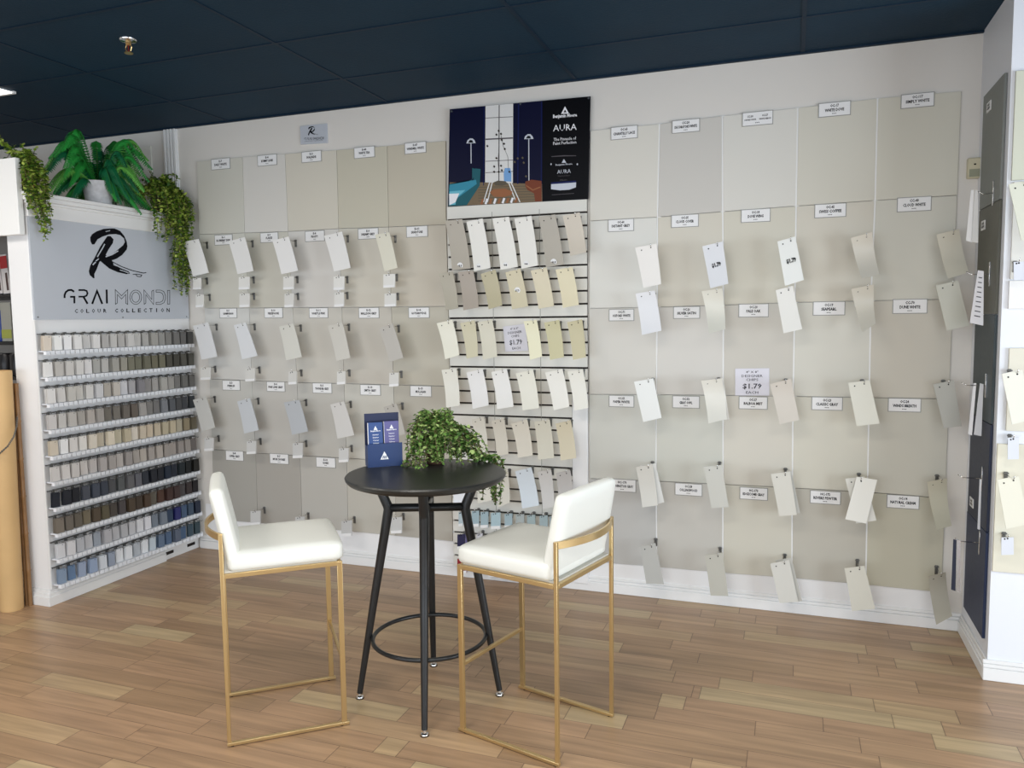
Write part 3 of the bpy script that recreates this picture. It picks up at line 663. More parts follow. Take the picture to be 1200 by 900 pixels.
smalls([(245,695,283,750),(420,718,455,770),(600,733,640,793),(793,720,836,782)], z5, 'lowest pad row', (200,200,198))

# right board wall
YC = 3.925
GR = 'large paint cards on the right boards'
wR = [(238,236,231),(216,218,221),(236,237,233),(222,218,205),(220,217,204)]
def rcard(q, c, row, col, **k):
    card(q, YC, c, '%s card, %s from left in the %s card row, right boards' % (cname(c), ORD[col], row), GR, hlabel='wire hook of the %s card in the %s card row, right boards' % (ORD[col], row), **k)
rcard(Q(z3,(263,42),(365,22),(388,217),(305,235)), (234,231,226), 'top', 0, curl=.1)
rcard(Q(z3,(585,35),(683,12),(710,215),(625,237)), (218,220,224), 'top', 1, curl=.1, sticker=('txt', .52, .5, .026, "$1.79", -.25))
rcard([(911,283),(932,277),(942,328),(920,335)], (232,234,230), 'top', 2, sticker=('txt', .55, .5, .026, "$1.79", -.25))
rcard([(997,279),(1022,272),(1030,322),(1008.5,327.5)], (212,207,194), 'top', 3, curl=.5)
rcard([(1097.8,275),(1124,268.5),(1135,319),(1109.5,327)], (212,208,192), 'top', 4, curl=.25)
rcard(Q(z3,(265,262),(357,247),(390,440),(300,460)), (224,225,228), 'second', 0, curl=.2)
rcard(Q(z3,(582,250),(680,238),(697,432),(623,452)), (218,216,204), 'second', 1, curl=.5)
rcard([(909,340),(929,335),(940,385.6),(918.3,390.5)], (228,227,221), 'second', 2, curl=.1)
rcard(Q(z6,(317,240),(425,218),(432,405),(365,445)), (205,200,186), 'second', 3, curl=.5)
rcard(Q(z6,(722,222),(830,200),(884,415),(775,440)), (205,205,192), 'second', 4)
rcard(Q(z3,(258,685),(350,668),(390,858),(302,878)), (232,234,231), 'third', 0)
rcard(Q(z3,(580,680),(678,668),(704,862),(620,878)), (222,220,210), 'third', 1, curl=.4)
rcard(Q(z3,(910,697),(1010,670),(1050,868),(957,885)), (206,199,188), 'third', 2, curl=.2)
rcard(Q(z6,(302,690),(405,677),(453,885),(343,897)), (218,217,204), 'third', 3)
rcard([(1093.6,450.4),(1117.5,445.5),(1127,499.5),(1106,501.8)], (182,182,174), 'third', 4)
rcard(Q(z7,(245,252),(318,240),(342,420),(275,427)), (208,206,198), 'fourth', 0, curl=.1)
rcard(Q(z7,(543,252),(622,243),(652,428),(577,433)), (200,200,192), 'fourth', 1)
rcard(Q(z7,(838,283),(922,272),(952,463),(875,468)), (212,210,200), 'fourth', 2)
rcard(Q(z8,(280,262),(360,275),(317,445),(235,428)), (232,231,223), 'fourth', 3, hu=.25)
rcard(Q(z8,(555,283),(633,268),(648,450),(583,455)), (202,198,178), 'fourth', 4, curl=.5)
rcard(Q(z7,(263,603),(330,587),(367,768),(290,765)), (180,180,175), 'fifth', 0)
rcard(Q(z7,(548,642),(625,628),(650,820),(573,817)), (186,184,173), 'fifth', 1)
rcard(Q(z7,(835,677),(918,660),(958,845),(875,850)), (208,206,198), 'fifth', 2)
rcard(Q(z8,(232,620),(310,610),(352,778),(262,787)), (208,205,192), 'fifth', 3)
rcard(Q(z8,(560,652),(628,635),(650,802),(583,823)), (178,173,158), 'fifth', 4, curl=.4)
for q, c, what in ((Q(z7,(262,246),(330,236),(369,407),(330,418)), (222,222,218), 'pale card behind the first card of the fourth card row on the right boards'),
          (Q(z8,(235,270),(310,262),(357,433),(278,445)), (224,223,215), 'crooked white card behind the fourth card of the fourth card row'),
          (Q(z7,(855,280),(928,270),(966,455),(890,465)), (198,197,190), 'grey card edge behind the third card of the fourth card row'),
          (Q(z7,(858,662),(928,652),(975,842),(895,848)), (196,194,186), 'grey card edge behind the third card of the fifth card row'),
          (Q(z3,(600,676),(685,668),(714,865),(640,872)), (226,224,218), 'white card edge behind the second card of the third card row')):
    card(q, YC+.03, c, what, GR, hk=False)
# centre slatwall cards
def c7(x, y): return 500+x/4.286, 240+y/4.286
def c8(x, y): return 500+x/3.333, 430+y/3.333
YM = 3.95
GC = 'large paint cards on the slatwall'
A = [([(93,80),(178,72),(222,320),(135,330)],(178,171,158)),([(200,85),(280,68),(322,318),(245,335)],(234,232,225)),([(330,68),(412,60),(460,312),(378,328)],(234,232,225)),([(440,70),(525,55),(560,305),(482,322)],(232,230,223)),([(562,60),(645,48),(690,300),(605,315)],(176,170,158)),([(683,55),(768,38),(803,238),(727,258)],(206,197,182))]
B = [([(60,345),(130,335),(160,520),(105,530)],(174,168,152)),([(158,338),(232,330),(262,515),(192,530)],(168,158,146)),([(270,348),(345,325),(380,505),(318,525)],(184,176,146)),([(395,340),(470,320),(510,510),(435,525)],(206,197,168)),([(522,330),(602,315),(640,508),(568,523)],(214,205,178)),([(647,325),(732,312),(765,502),(690,518)],(220,211,180))]
Cc = [([(50,595),(128,578),(165,755),(100,775)],(230,228,212)),([(168,595),(240,580),(258,760),(208,772)],(202,196,168)),([(255,590),(328,575),(355,762),(290,777)],(210,206,188)),([(487,585),(552,578),(580,762),(525,778)],(228,224,194)),([(590,592),(665,578),(690,765),(625,778)],(196,190,152)),([(705,590),(780,575),(800,765),(740,778)],(194,186,152))]
Dd = [([(58,12),(115,5),(130,150),(82,158)],(226,224,213)),([(155,22),(218,8),(243,150),(185,162)],(230,229,227)),([(252,20),(312,8),(340,155),(280,163)],(232,231,227)),([(348,25),(415,10),(440,160),(380,168)],(229,227,214)),([(462,22),(530,8),(558,155),(500,167)],(233,231,223)),([(550,18),(610,8),(632,160),(582,168)],(229,227,217))]
Ee = [([(175,205),(222,195),(240,330),(200,340)],(210,206,194)),([(252,210),(300,200),(320,340),(280,345)],(206,200,186)),([(330,222),(392,205),(415,345),(362,352)],(214,208,194)),([(420,215),(480,205),(498,355),(440,360)],(210,206,190)),([(503,222),(562,208),(585,355),(528,363)],(210,201,176))]
Ff = [([(95,400),(145,392),(152,528),(110,534)],(226,228,232)),([(185,412),(240,400),(255,520),(205,530)],(216,212,200)),([(262,420),(315,405),(325,530),(285,545)],(210,206,194)),([(345,408),(408,392),(440,540),(378,550)],(212,221,228)),([(433,410),(485,400),(500,545),(458,552)],(202,200,197)),([(505,415),(560,403),(577,545),(520,552)],(186,183,180))]
for row, f, rn in ((A, c7, 'top'), (B, c7, 'second'), (Cc, c7, 'third'), (Dd, c8, 'fourth'), (Ee, c8, 'fifth'), (Ff, c8, 'lowest')):
    for i, (q, c) in enumerate(row):
        st = None
        if rn == 'top' and i in (0, 4): st = ('round', .45, .92, .017, '$1')
        if rn == 'top' and i in (1, 2, 3): st = ('round', .3, .92, .015, '$4')
        if rn == 'second' and i == 3: st = ('round', .5, .53, .017, '$1.79')
        card(Q(f, *q), YM, c, '%s card, %s from left in the %s card row of the slatwall' % (cname(c), ORD[i], rn), GC, ywall=Ys, sticker=st, curl=.15, hlabel='chrome slatwall hook of the %s card in the %s card row' % (ORD[i], rn))
# small pads at the foot of the slatwall
GP = 'small chip pads at the foot of the slatwall'
def fz(x, y): return 525+x/6.857, 580+y/6.857
rG = [(85,135,118,248,(176,192,198)),(190,128,248,252,(160,182,190)),(262,135,322,262,(158,180,188)),(345,142,420,270,(172,196,204)),(455,150,515,262,(160,182,190)),(545,155,610,262,(168,178,178)),(635,160,700,262,(158,176,178)),(735,165,800,272,(158,176,180)),(815,170,870,275,(156,172,176)),(900,178,960,285,(160,176,180))]
rH = [(75,315,135,430,(28,26,66)),(140,318,185,430,(96,92,140)),(230,310,275,430,(200,200,206)),(320,320,380,430,(214,214,216))]
rI = [(75,510,150,628,(140,22,34)),(262,520,312,630,(120,22,32)),(322,528,392,655,(126,24,34)),(402,538,465,665,(180,120,104)),(482,545,545,672,(180,132,122)),(600,555,650,690,(200,180,170)),(668,560,730,700,(205,196,186))]
for row, rn in ((rG, 'upper'), (rH, 'middle'), (rI, 'lowest')):
    for i, (x0, y0, x1, y1, c) in enumerate(row):
        a = fz(x0, y0); b = fz(x1, y1)
        small(a[0], a[1], b[0], b[1], 3.99, c, '%s chip pad, %s from left in the %s pad row of the slatwall' % (cname(c), ORD[i], rn), GP, ywall=Ys, hlabel='small hook of the %s pad in the %s pad row of the slatwall' % (ORD[i], rn))
# price signs
def price_sign(q, Y, label, slope=0):
    P = [AY(x, y, Y) for x, y in q]
    o = MB().slab(P, (0, .0015, 0)).build('price_sign', mat('lilac_white_paper', (222, 221, 230), .5)); tag(o, label, 'price sign', 'price signs')
    def f(x, y): p = P[0].lerp(P[1], x).lerp(P[3].lerp(P[2], x), y); return p+Vector((0, -.0006, 0))
    mb = MB()
    for s, b, w_, h_, bo in (('4" X 8"', .17, .36, .08, .01), ('DESIGNER', .32, .62, .09, .01), ('CHIPS', .46, .36, .09, .01), ('$1.79', .74, .56, .18, .02), ('EACH', .93, .36, .09, .01)):
        text(mb, s, .5, b, w_, h_, f, bo)
    mb.build('lettering', mat('grey_print', (60, 60, 70), .6), o, normals=False)
price_sign(Q(c7,(383,612),(495,597),(510,732),(395,738)), Ys-.012, 'white price sign tilted among the cards in the third row of the slatwall')
price_sign([(861.5,432),(901.5,431.5),(901.5,463.5),(861.5,463.5)], YW-.016, 'white price sign flat on the right boards at the middle column')

# ------------------------------------------------------------------ return at the right: dark boards and side-on cards
XB = XR-.012
def dboard(pts, c, label, lab_=None):
    P = [Vector((XB, y, z)) for y, z in pts]
    o = MB().slab(P, (.011, 0, 0)).build('colour_panel', mat('panel_paint', c, .5), bevel=.001); tag(o, label, 'sample board', 'dark sample boards on the short return wall')
    if lab_:
        y, z, w_ = lab_; l = MB().box(XB-.003, XB, y-w_/2, y+w_/2, z-.02, z+.02).build('name_label', M_tagwhite, o)
        mb = MB(); text(mb, 'DARK', 0, -.003, w_*.6, .01, lambda a, b: Vector((XB-.0035, y-a, z-b)), .03); text(mb, 'GREEN', 0, .011, w_*.7, .01, lambda a, b: Vector((XB-.0035, y-a, z-b)), .03)
        mb.build('lettering', M_black, l, normals=False)
ya, yb = 3.60, 3.955
dboard([(ya,1.945),(yb,1.945),(yb,2.43),(ya,2.43)], (120,124,120), 'grey sample board at the top of the short return wall', (3.84, 2.36, .07))
dboard([(ya,1.492),(yb,1.492),(yb,1.942),(ya,1.942)], (88,88,78), 'olive grey sample board second from top of the return wall', (3.86, 1.87, .07))
dboard([(ya,1.047),(yb,1.047),(yb,1.489),(ya,1.489)], (52,64,68), 'dark teal grey sample board in the middle of the return wall')
dboard([(ya,.60),(yb+.01,.60),(yb+.01,1.044),(ya,1.044)], (18,30,56), 'dark navy sample board second from bottom of the return wall', (3.88, .66, .07))
dboard([(ya,.150),(yb+.02,.150),(yb+.02,.597),(ya,.597)], (23,39,72), 'navy sample board at the foot of the return wall')
def p8(x, y): return 1080+x/2.368, 430+y/2.368
def p7(x, y): return 1080+x/3.458, 180+y/3.458
def sidecard(q, dd, c, label, hookp=None, sheets=1, Yb=3.70, m=None, cat='paint card', rowlab=False):
    P = [AY(x, y, Yb) for x, y in q]
    mb = MB().slab(P, (0, .002*sheets, 0)); o = mb.build('paint_card', m or chip_mat(c)); tag(o, label, cat, 'cards on the return wall hooks')
    if rowlab:
        mb = MB()
        for k in range(9):
            v = .12+.09*k
            a = P[0].lerp(P[3], v); b = P[1].lerp(P[2], v); mb.poly([a.lerp(b, .25)+Vector((0,-.0006,0)), a.lerp(b, .75)+Vector((0,-.0006,0)), a.lerp(b, .75)+Vector((0,-.0006,-.004)), a.lerp(b, .25)+Vector((0,-.0006,-.004))])
        mb.build('lettering', mat('grey_print', (60, 60, 70), .6), o, normals=False)
    return o
def sidehook(px0, px1, label, Yb=3.69):
    a = AY(*px0, Yb); b = AY(*px1, Yb)          # a: free end, b: at the board
    o = empty('display_hook', (XB, Yb, b.z), label, 'hook', 'hooks on the short return wall')
    MB().box(-.004, 0, -.007, .007, -.05, .05).build('back_plate', M_chrome, o, local=True, bevel=.001)
    MB().tube([(-.002, 0, 0), (a.x-XB+.02, 0, 0), (a.x-XB, 0, .012)], .002, 6).build('wire', M_chrome, o, local=True, smooth=True)
sidehook(p7(225,155), p7(303,160), 'topmost chrome hook on the short return wall', 3.70)
sidecard(Q(p7,(200,148),(212,146),(205,360),(180,352)), 0, (232,232,232), 'white card seen nearly edge-on, left one on the topmost return hook')
sidecard(Q(p7,(216,148),(228,150),(229,362),(203,356)), 0, (214,214,212), 'light card seen nearly edge-on, right one on the topmost return hook', Yb=3.69)
sidehook(p7(180,484), p7(282,488), 'second chrome hook on the short return wall', 3.71)
sidecard(Q(p7,(228,473),(252,476),(250,697),(195,686)), 0, (232,232,236), 'white printed list hanging from the second return hook', rowlab=True, cat='paper list')
def hk8(a, b, n, Y=3.70): sidehook(p8(*a), p8(*b), n, Y)
hk8((110,46),(182,52), 'third chrome hook on the short return wall')
sidecard(Q(p8,(144,45),(152,45),(140,190),(129,186)), 0, (228,228,230), 'pale card seen edge-on, left one on the third return hook')
sidecard(Q(p8,(162,45),(172,48),(166,192),(145,188)), 0, (206,207,210), 'pale card seen edge-on, right one on the third return hook', Yb=3.69)
hk8((100,304),(172,310), 'fourth chrome hook on the short return wall')
sidecard(Q(p8,(161,312),(167,312),(162,452),(155,450)), 0, (226,228,232), 'white card seen edge-on on the fourth return hook')
hk8((92,487),(160,488), 'lowest chrome hook on the short return wall')
sidecard(Q(p8,(88,478),(97,480),(94,622),(82,618)), 0, (34,42,66), 'navy card seen edge-on on the lowest return hook')
sidecard(Q(p8,(98,480),(108,482),(108,626),(96,622)), 0, (200,204,210), 'glossy silver card on the lowest return hook', m=mat('card_reflection', (190,194,200), .12, .9), Yb=3.69)  # metal strip stands in for chrome reflected in the navy card
# alarm sensor
c = AY(1140.5, 198, YW)
o = MB().box(c.x-.028, c.x+.028, YW-.035, YW-.001, c.z-.045, c.z+.045).build('motion_sensor', mat('beige_plastic', (205, 198, 170), .45), bevel=.006)
tag(o, 'small beige motion sensor in the corner above the dark boards', 'sensor')
MB().box(c.x-.022, c.x+.022, YW-.037, YW-.034, c.z-.04, c.z-.006).build('lens', mat('grey_lens', (150, 152, 130), .3), o)
MB().box(c.x-.004, c.x+.004, YW-.037, YW-.034, c.z+.012, c.z+.018).build('indicator', M_black, o)

# boards and cards on the wall facing the room at the right edge
YF = YR-.012
def fb(x0, y0, y1, c, label, wid=.42):
    a = AY(x0, y0, YF); b = AY(x0, y1, YF)
    o = MB().box(a.x, a.x+wid, YF, YF+.0115, b.z, a.z).build('colour_panel', mat('panel_paint', c, .5), bevel=.0012); tag(o, label, 'sample board', 'sample boards at the right edge'); return o
fb(1190.8, 83, 211, (206,208,190), 'pale green sample board topmost at the right edge')
fb(1188.5, 213, 327, (218,217,210), 'off-white sample board below the pale green one at the right edge')
fb(1183, 329, 362, (232,232,230), 'low white board beside the edge of the right wall')
fb(1183, 408, 505, (220,216,200), 'cream sample board at mid height at the right edge')
fb(1169, 520, 670, (220,216,198), 'lowest cream sample board at the right edge', .5)
def fcard(q, c, label, Y=3.42, hl=None, **k):
    card(q, Y, c, label, 'paint cards at the right edge', ywall=YF, hlabel=hl, **k)
fcard([(1182,216),(1206,211),(1221,276),(1197,282)], (214,216,200), 'pale green card at the right edge beside the topmost board', hl='chrome hook of the pale green card at the right edge')
fcard([(1174,438),(1198,433),(1211,491),(1186,497.5)], (226,226,214), 'cream card upper of two at the right edge', hl='chrome hook of the upper cream card at the right edge')
fcard([(1168.7,562),(1194,558),(1206,614),(1179,620)], (226,224,208), 'cream card lower of two at the right edge', hl='chrome hook of the lower cream card at the right edge')
for (x0, y0, x1, y1), n in (((1181,513,1194,538), 'white chip pad with blue tab below the upper cream card'), ((1173.5,630,1188,650), 'white chip pad with blue tab below the lower cream card'), ((1188,307,1200,328), 'white chip pad above the low white board at the right edge')):
    card([(x0, y0), (x1, y0-.5), (x1, y1), (x0, y1+.5)], 3.48, (214,218,226), n, 'chip pads at the right edge', ywall=YF, hu=.5, cat='paint chips', name='paint_chip_pad', hlabel='hook of the '+n)

# ------------------------------------------------------------------ things above and behind the display
# framed board on the back wall left of the pilaster
o = MB().box(-4.30, -3.943, YW-.012, YW-.001, 1.6, 2.643).build('colour_panel', mat('panel_paint', (214,212,202), .5), bevel=.0015)
tag(o, 'off-white sample board high behind the fern, left of the fluted pilaster', 'sample board')
# shelving with packets
sh = empty('shelving_unit', (-4.35, 3.45, 0), 'black shelving with packets behind the left partition', 'shelving')
M_bm = mat('black_metal', (26, 26, 28), .4, .4)
for z in (.35, .80, 1.20, 1.40, 1.67, 2.1):
    MB().box(-4.9, -3.90, 3.2, 3.6, z-.018, z).build('shelf', M_bm, sh, bevel=.002)
for x, y in ((-4.9, 3.2), (-4.9, 3.58), (-3.92, 3.2), (-3.92, 3.58)): MB().box(x, x+.02, y, y+.02, 0, 2.12).build('post', M_bm, sh)
MB().box(-4.9, -3.9, 3.6, 3.61, 0, 2.12).build('back_sheet', mat('grey_board', (150, 146, 142), .6), sh)
for k in range(6):
    x = -4.56+k*.062
    Mr = Matrix.Translation((x+.028, 3.24, 1.672)) @ Matrix.Rotation(-.07, 4, 'Y')
    o = MB().box(-.027, .027, -.02, .02, .002, .225, 0, Mr).build('brush_packet', mat('packet_print', (206, 202, 200), .5), bevel=.002)
    tag(o, 'brush packet with red header on the upper shelf behind the partition' if k < 5 else 'rightmost brush packet with red header on the upper shelf', 'packet', 'brush packets on the upper shelf')
    MB().box(-.0275, .0275, -.0215, -.0195, .145, .215, 0, Mr).build('header', mat('red_print', (168, 30, 34), .5), o)
    MB().box(.004, .02, -.0212, -.0195, .02, .12, 0, Mr).build('brush_picture', mat('brown_print', (64, 44, 40), .5), o)
o = MB().box(-4.285, -4.205, 3.22, 3.34, 1.402, 1.625).build('carton', mat('grey_green_card', (140, 140, 132), .6), bevel=.002); tag(o, 'grey carton on the middle shelf behind the partition', 'box')
MB().box(-4.284, -4.206, 3.218, 3.22, 1.42, 1.47).build('label_band', mat('lime_print', (140, 146, 60), .5), o)
o = MB().lathe([(.03, 0), (.032, .005), (.032, .13), (.018, .155), (.014, .165), (.014, .18)], (-4.33, 3.25, 1.402), 20).build('spray_bottle', mat('blue_plastic', (24, 60, 140), .3), smooth='auto'); tag(o, 'blue bottle on the middle shelf at the left edge', 'bottle')
for k in range(4):
    o = MB().lathe([(.042, 0), (.044, .004), (.044, .12), (.038, .13)], (-4.52+k*.096, 3.27, 1.202), 20).build('paint_tin', mat('dark_tin', (26, 24, 26), .35, .3), smooth='auto'); tag(o, 'dark tin on the lower shelf behind the brown paper roll', 'tin', 'dark tins on the lower shelf')
# brown paper rolls, poles, chain
def roll(cx, cy, r, h, c, name, label, cat, grp=None, spiral=True):
    mb = MB(); N = 40; T = 5*PI if spiral else 2*PI
    pts = []
    for k in range(N+1):
        t = k/N*2*PI; pts.append((r, t))
    mb.lathe([(r*.99, 0), (r, .004), (r, h-.004), (r*.985, h), (r*.8, h), (r*.78, h-.02), (r*.3, h-.02)], (0, 0, 0), 40, 0, Matrix.Translation((cx, cy, .001)) @ Matrix.Rotation(.022, 4, 'Y'))
    o = mb.build(name, c, smooth='auto'); tag(o, label, cat, grp); return o
M_kraft = mat('kraft_paper', (206, 170, 118), .6, vary=.05, bscale=8)
ra = roll(-3.860, 2.855, .054, 1.262, M_kraft, 'paper_roll', 'tall roll of tan kraft paper standing in front of the left partition', 'paper roll')
q = [AY(-6+14*0, 0, 1)]
o = MB().lathe([(.049, 0), (.05, .005), (.05, 1.2), (.045, 1.205)], (-3.985, 2.92, 0), 32).build('paper_roll', mat('dusty_red_paper', (128, 66, 60), .6), smooth='auto'); tag(o, 'dull red roll at the left edge behind the kraft roll', 'paper roll')
MB().box(-3.857, -3.822, 2.8085, 2.812, 1.07, 1.17).build('sticker', M_tagwhite, ra)
M_bam = mat('bamboo', (132, 98, 62), .45, vary=.15, bscale=25)
for i, (x, y, r) in enumerate(((-3.812, 2.924, .0105), (-3.838, 2.925, .0105))):
    mb = MB(); prof = []
    z = 0
    while z < 1.1:
        prof += [(r, z), (r*.96, z+.1), (r, z+.185), (r*1.18, z+.192)]; z += .2
    mb.lathe(prof, (x, y, 0), 14); o = mb.build('bamboo_pole', M_bam, smooth='auto')
    tag(o, ['brown bamboo pole between the kraft roll and the partition, front one', 'brown bamboo pole close against the partition, rear one'][i], 'pole', 'bamboo poles')
ch = MB()
key = [AY(20, 489, 2.89), AY(19.5, 500, 2.845), AY(16, 512, 2.805), AY(9, 523, 2.794), AY(0, 531, 2.796), AY(-10, 537, 2.80), AY(-22, 540, 2.83)]
cp = []
for a_, b_ in zip(key, key[1:]):
    n_ = max(1, int((b_-a_).length/.0085))
    cp += [a_.lerp(b_, t/n_) for t in range(n_)]
for k in range(len(cp)-1):
    d = (cp[k+1]-cp[k]).normalized(); s_ = Vector((0, -1, 0)) if k % 2 else d.cross(Vector((0, -1, 0))).normalized()
    ch.tube([cp[k]+d*.0072*math.cos(2*PI*j/8)+s_*.0042*math.sin(2*PI*j/8) for j in range(8)], .0015, 5, closed=True)
tag(ch.build('chain', M_steel), 'thin metal chain across the kraft paper roll', 'chain')

# ------------------------------------------------------------------ plants
M_leafs = [mat('leaf_green', (112, 140, 46), .5, spec=.3), mat('leaf_dark_green', (60, 92, 30), .5, spec=.3), mat('leaf_lime', (168, 186, 86), .5, spec=.3)]
M_stem = mat('vine_stem', (96, 84, 48), .6)
def leaf(mb, p, d, up, s, mi):
    d = d.normalized(); side = d.cross(up)
    if side.length < .1: side = Vector((1, 0, 0))
    side.normalize(); n = side.cross(d)
    a = p; b = p+d*s*.35+side*s*.42+n*s*.08; c = p+d*s*.8+side*s*.3; e = p+d*s*1.08; f = p+d*s*.8-side*s*.3; g = p+d*s*.35-side*s*.42+n*s*.08; m = p+d*s*.5-n*s*.06
    mb.add([a, b, c, e, f, g, m], [(0, 1, 6), (1, 2, 6), (2, 3, 6), (3, 4, 6), (4, 5, 6), (5, 0, 6)], mi)
def vine(center, strands, label, potm, pot_r, pot_h, ls=.02, step=.011, wts=(5, 3, 3), pot_prof=None, name='trailing_plant'):
    o = empty(name, center, label, 'plant')
    C0 = Vector(center)
    r, h = pot_r, pot_h
    MB().lathe(pot_prof or [(r*.72, 0), (r*.8, h*.1), (r, h*.9), (r*1.05, h), (r*.9, h), (r*.85, h*.85), (r*.2, h*.83)], center, 28).build('pot', potm, o, smooth='auto')
    lf = MB(); st = MB()
    for pts in strands:
        P = [Vector(p) for p in pts]
        # resample with catmull
        path = []
        for i in range(len(P)-1):
            p0 = P[max(0, i-1)]; p1 = P[i]; p2 = P[i+1]; p3 = P[min(len(P)-1, i+2)]
            n = max(2, int((p2-p1).length/step))
            for k in range(n):
                t = k/n; path.append(.5*((2*p1)+(p2-p0)*t+(2*p0-5*p1+4*p2-p3)*t*t+(3*p1-p0-3*p2+p3)*t**3))
        path.append(P[-1])
        path = [q+Vector([random.uniform(-.003, .003) for _ in range(3)]) for q in path]
        st.tube(path[::2] if len(path) > 4 else path, .0014, 4)
        for k, q in enumerate(path):
            for s in range(2):
                d = Vector((random.uniform(-1, 1), random.uniform(-1, 1), random.uniform(-.8, .5)))
                s_ = ls*random.uniform(.6, 1.1)*(1 if k < len(path)-4 else .7)
                leaf(lf, q, d, Vector((random.uniform(-.4, .4), random.uniform(-.4, .4), 1)), s_, random.choices((0, 1, 2), wts)[0])
    st.build('stem', M_stem, o, normals=False); lf.build('foliage', M_leafs, o, normals=False)
    return o
U = random.uniform
# left trailing plant on the corner of the display
c = (-3.775, 3.02, 2.173)
strands = []
for k in range(20):      # hanging over the front face and corner
    y = 2.955+U(-.05, .075); x = DX+.035+U(.0, .035); zb = U(2.06, 2.2) if k > 8 else U(1.93, 2.08)
    if k <= 8: y = 2.985+U(-.04, .04)
    strands.append([(-3.775+U(-.02, .02), 3.02+U(-.02, .02), 2.31), (-3.73, (y+3.02)/2, 2.35+U(-.04, .04)), (x, y, 2.26+U(-.03, .03)), (x+.012, y+U(-.02, .02), 2.16), (x+U(-.005, .01), y+U(-.005, .03), zb)])
for k in range(24):      # bushy top
    a = U(0, 2*PI); r = U(.04, .10); strands.append([(-3.775, 3.02, 2.31), (-3.775+r*.5*math.cos(a), 3.02+r*.5*math.sin(a), 2.36+U(-.02, .04)), (-3.775+r*math.cos(a), 3.02+r*math.sin(a), 2.34+U(-.08, .08))])
for k in range(3): strands.append([(-3.775, 3.02, 2.31), (-3.75, 2.93, 2.38), (-3.73+U(-.02,.02), 2.85+U(-.02,.01), 2.40+.02*k)])
vine(c, strands, 'yellow green trailing plant in a brown basket at the left end of the display top', mat('rust_basket', (150, 92, 42), .7, bump=.4, bscale=90), .058, .14, ls=.025)
# right trailing plant
c = (-3.765, 3.945, 2.173); strands = []
for k in range(32):
    y = 3.92+U(-.21, .10); x = DX+.045+U(0, .07); zb = U(1.97, 2.16)
    strands.append([(-3.765, 3.945, 2.31), (-3.71, (y+3.95)/2, 2.36+U(-.05, .05)), (x-.01, y, 2.27+U(-.04, .04)), (x+.01, y+U(-.02, .02), 2.15), (x, y+U(-.02, .02), zb)])
for k in range(17):
    y = 3.935+U(-.075, .085); x = DX+.05+U(0, .06); zb = U(1.66, 1.85)
    strands.append([(-3.765, 3.945, 2.31), (-3.71, (y+3.95)/2, 2.36), (x-.01, y, 2.25), (x+.01, y+U(-.02, .02), 2.05), (x, y+U(-.02, .02), 1.9), (x, y+U(-.02, .03), zb)])
for k in range(28):
    a = U(0, 2*PI); r = U(.05, .15); strands.append([(-3.765, 3.94, 2.31), (-3.765+r*.5*math.cos(a), 3.94+r*.4*math.sin(a)-.02, 2.38+U(-.04, .04)), (-3.75+r*math.cos(a), 3.92+r*.6*math.sin(a), 2.33+U(-.08, .12))])
for k in range(8): strands.append([(-3.765, 3.93, 2.30), (-3.72, 3.83, 2.34), (-3.70+U(-.02,.02), 3.70+U(-.04,.03), 2.28+U(-.05,.05))])
vine(c, strands, 'dark green trailing plant cascading down the right end of the display', mat('dark_basket', (58, 46, 34), .7, bump=.4, bscale=90), .065, .14, ls=.025, wts=(5, 4, 3))
# fern
fc = Vector((-3.775, 3.475, 2.173))
fern = empty('potted_fern', fc, 'bushy green fern in a mottled white stone pot on top of the display', 'plant')
M_pot = mat('mottled_stone', (196, 196, 198), .8, bump=.8, bscale=34, vary=.14)
MB().lathe([(.062, 0), (.066, .004), (.084, .125), (.088, .133), (.080, .133), (.076, .115), (.01, .112)], fc, 36).build('pot', M_pot, fern, smooth='auto')
M_fern = [mat('fern_green', (44, 146, 60), .42, spec=.4), mat('fern_deep_green', (18, 98, 60), .42, spec=.4), mat('fern_light_green', (100, 172, 74), .42, spec=.4)]
fr = MB(); rc = MB()
nf = 88
for k in range(nf):
    a = 2*PI*k/nf*2.0+U(-.2, .2); ln = U(.26, .40); rise = U(.10, .27) if k % 3 else U(.0, .10)
    fa = abs((a+.74+PI) % (2*PI)-PI)           # angle away from the open front of the pot
    if fa < .6: continue
    if fa < 1.0: ln *= .7
    ca, sa = math.cos(a), math.sin(a)
    sx = .5 if ca < 0 else .62
    P = []
    for j in range(22):
        t = j/21.; rad = ln*(t**.85); z = .11+rise*math.sin(min(1, t*1.15)*PI*.62)*1.25-(.30 if rise < .2 else .22)*max(0, t-.35)**1.5*1.1
        px = fc.x+ca*rad*sx; py = fc.y+sa*rad*.95; pz = fc.z+z
        if pz > 2.70: pz = 2.70-(pz-2.70)*.3
        if pz < 2.185 and px < DX+.04: pz = 2.185+U(0, .004)
        P.append(Vector((px, py, pz)))
    rc.tube(P, [.0022*(1-.7*i/21) for i in range(22)], 5)
    mi = random.choices((0, 1, 2), (5, 4, 3))[0]
    for i in range(1, 21):
        for sub in (0, .5):
            p = P[i].lerp(P[min(21, i+1)], sub); d = (P[min(21, i+1)]-P[i-1]).normalized(); up = Vector((0, 0, 1)); s = d.cross(up)
            if s.length < .1: s = Vector((-sa, ca, 0))
            s.normalize(); nrm = s.cross(d); t = i/21.
            ll = .050*math.sin(PI*min(1, .12+t*.88))**.7*U(.85, 1.1)+.006; wd = .0062
            for sg in (-1, 1):
                e = p+(s*sg*.62+d*.30-nrm*.72).normalized()*ll; m = p+(s*sg*.75+d*.15-nrm*.45).normalized()*ll*.5
                fr.add([p-d*wd*.5, m-d*wd*.75, e, m+d*wd*.75, p+d*wd*.5], [(0, 1, 3, 4), (1, 2, 3)], mi)
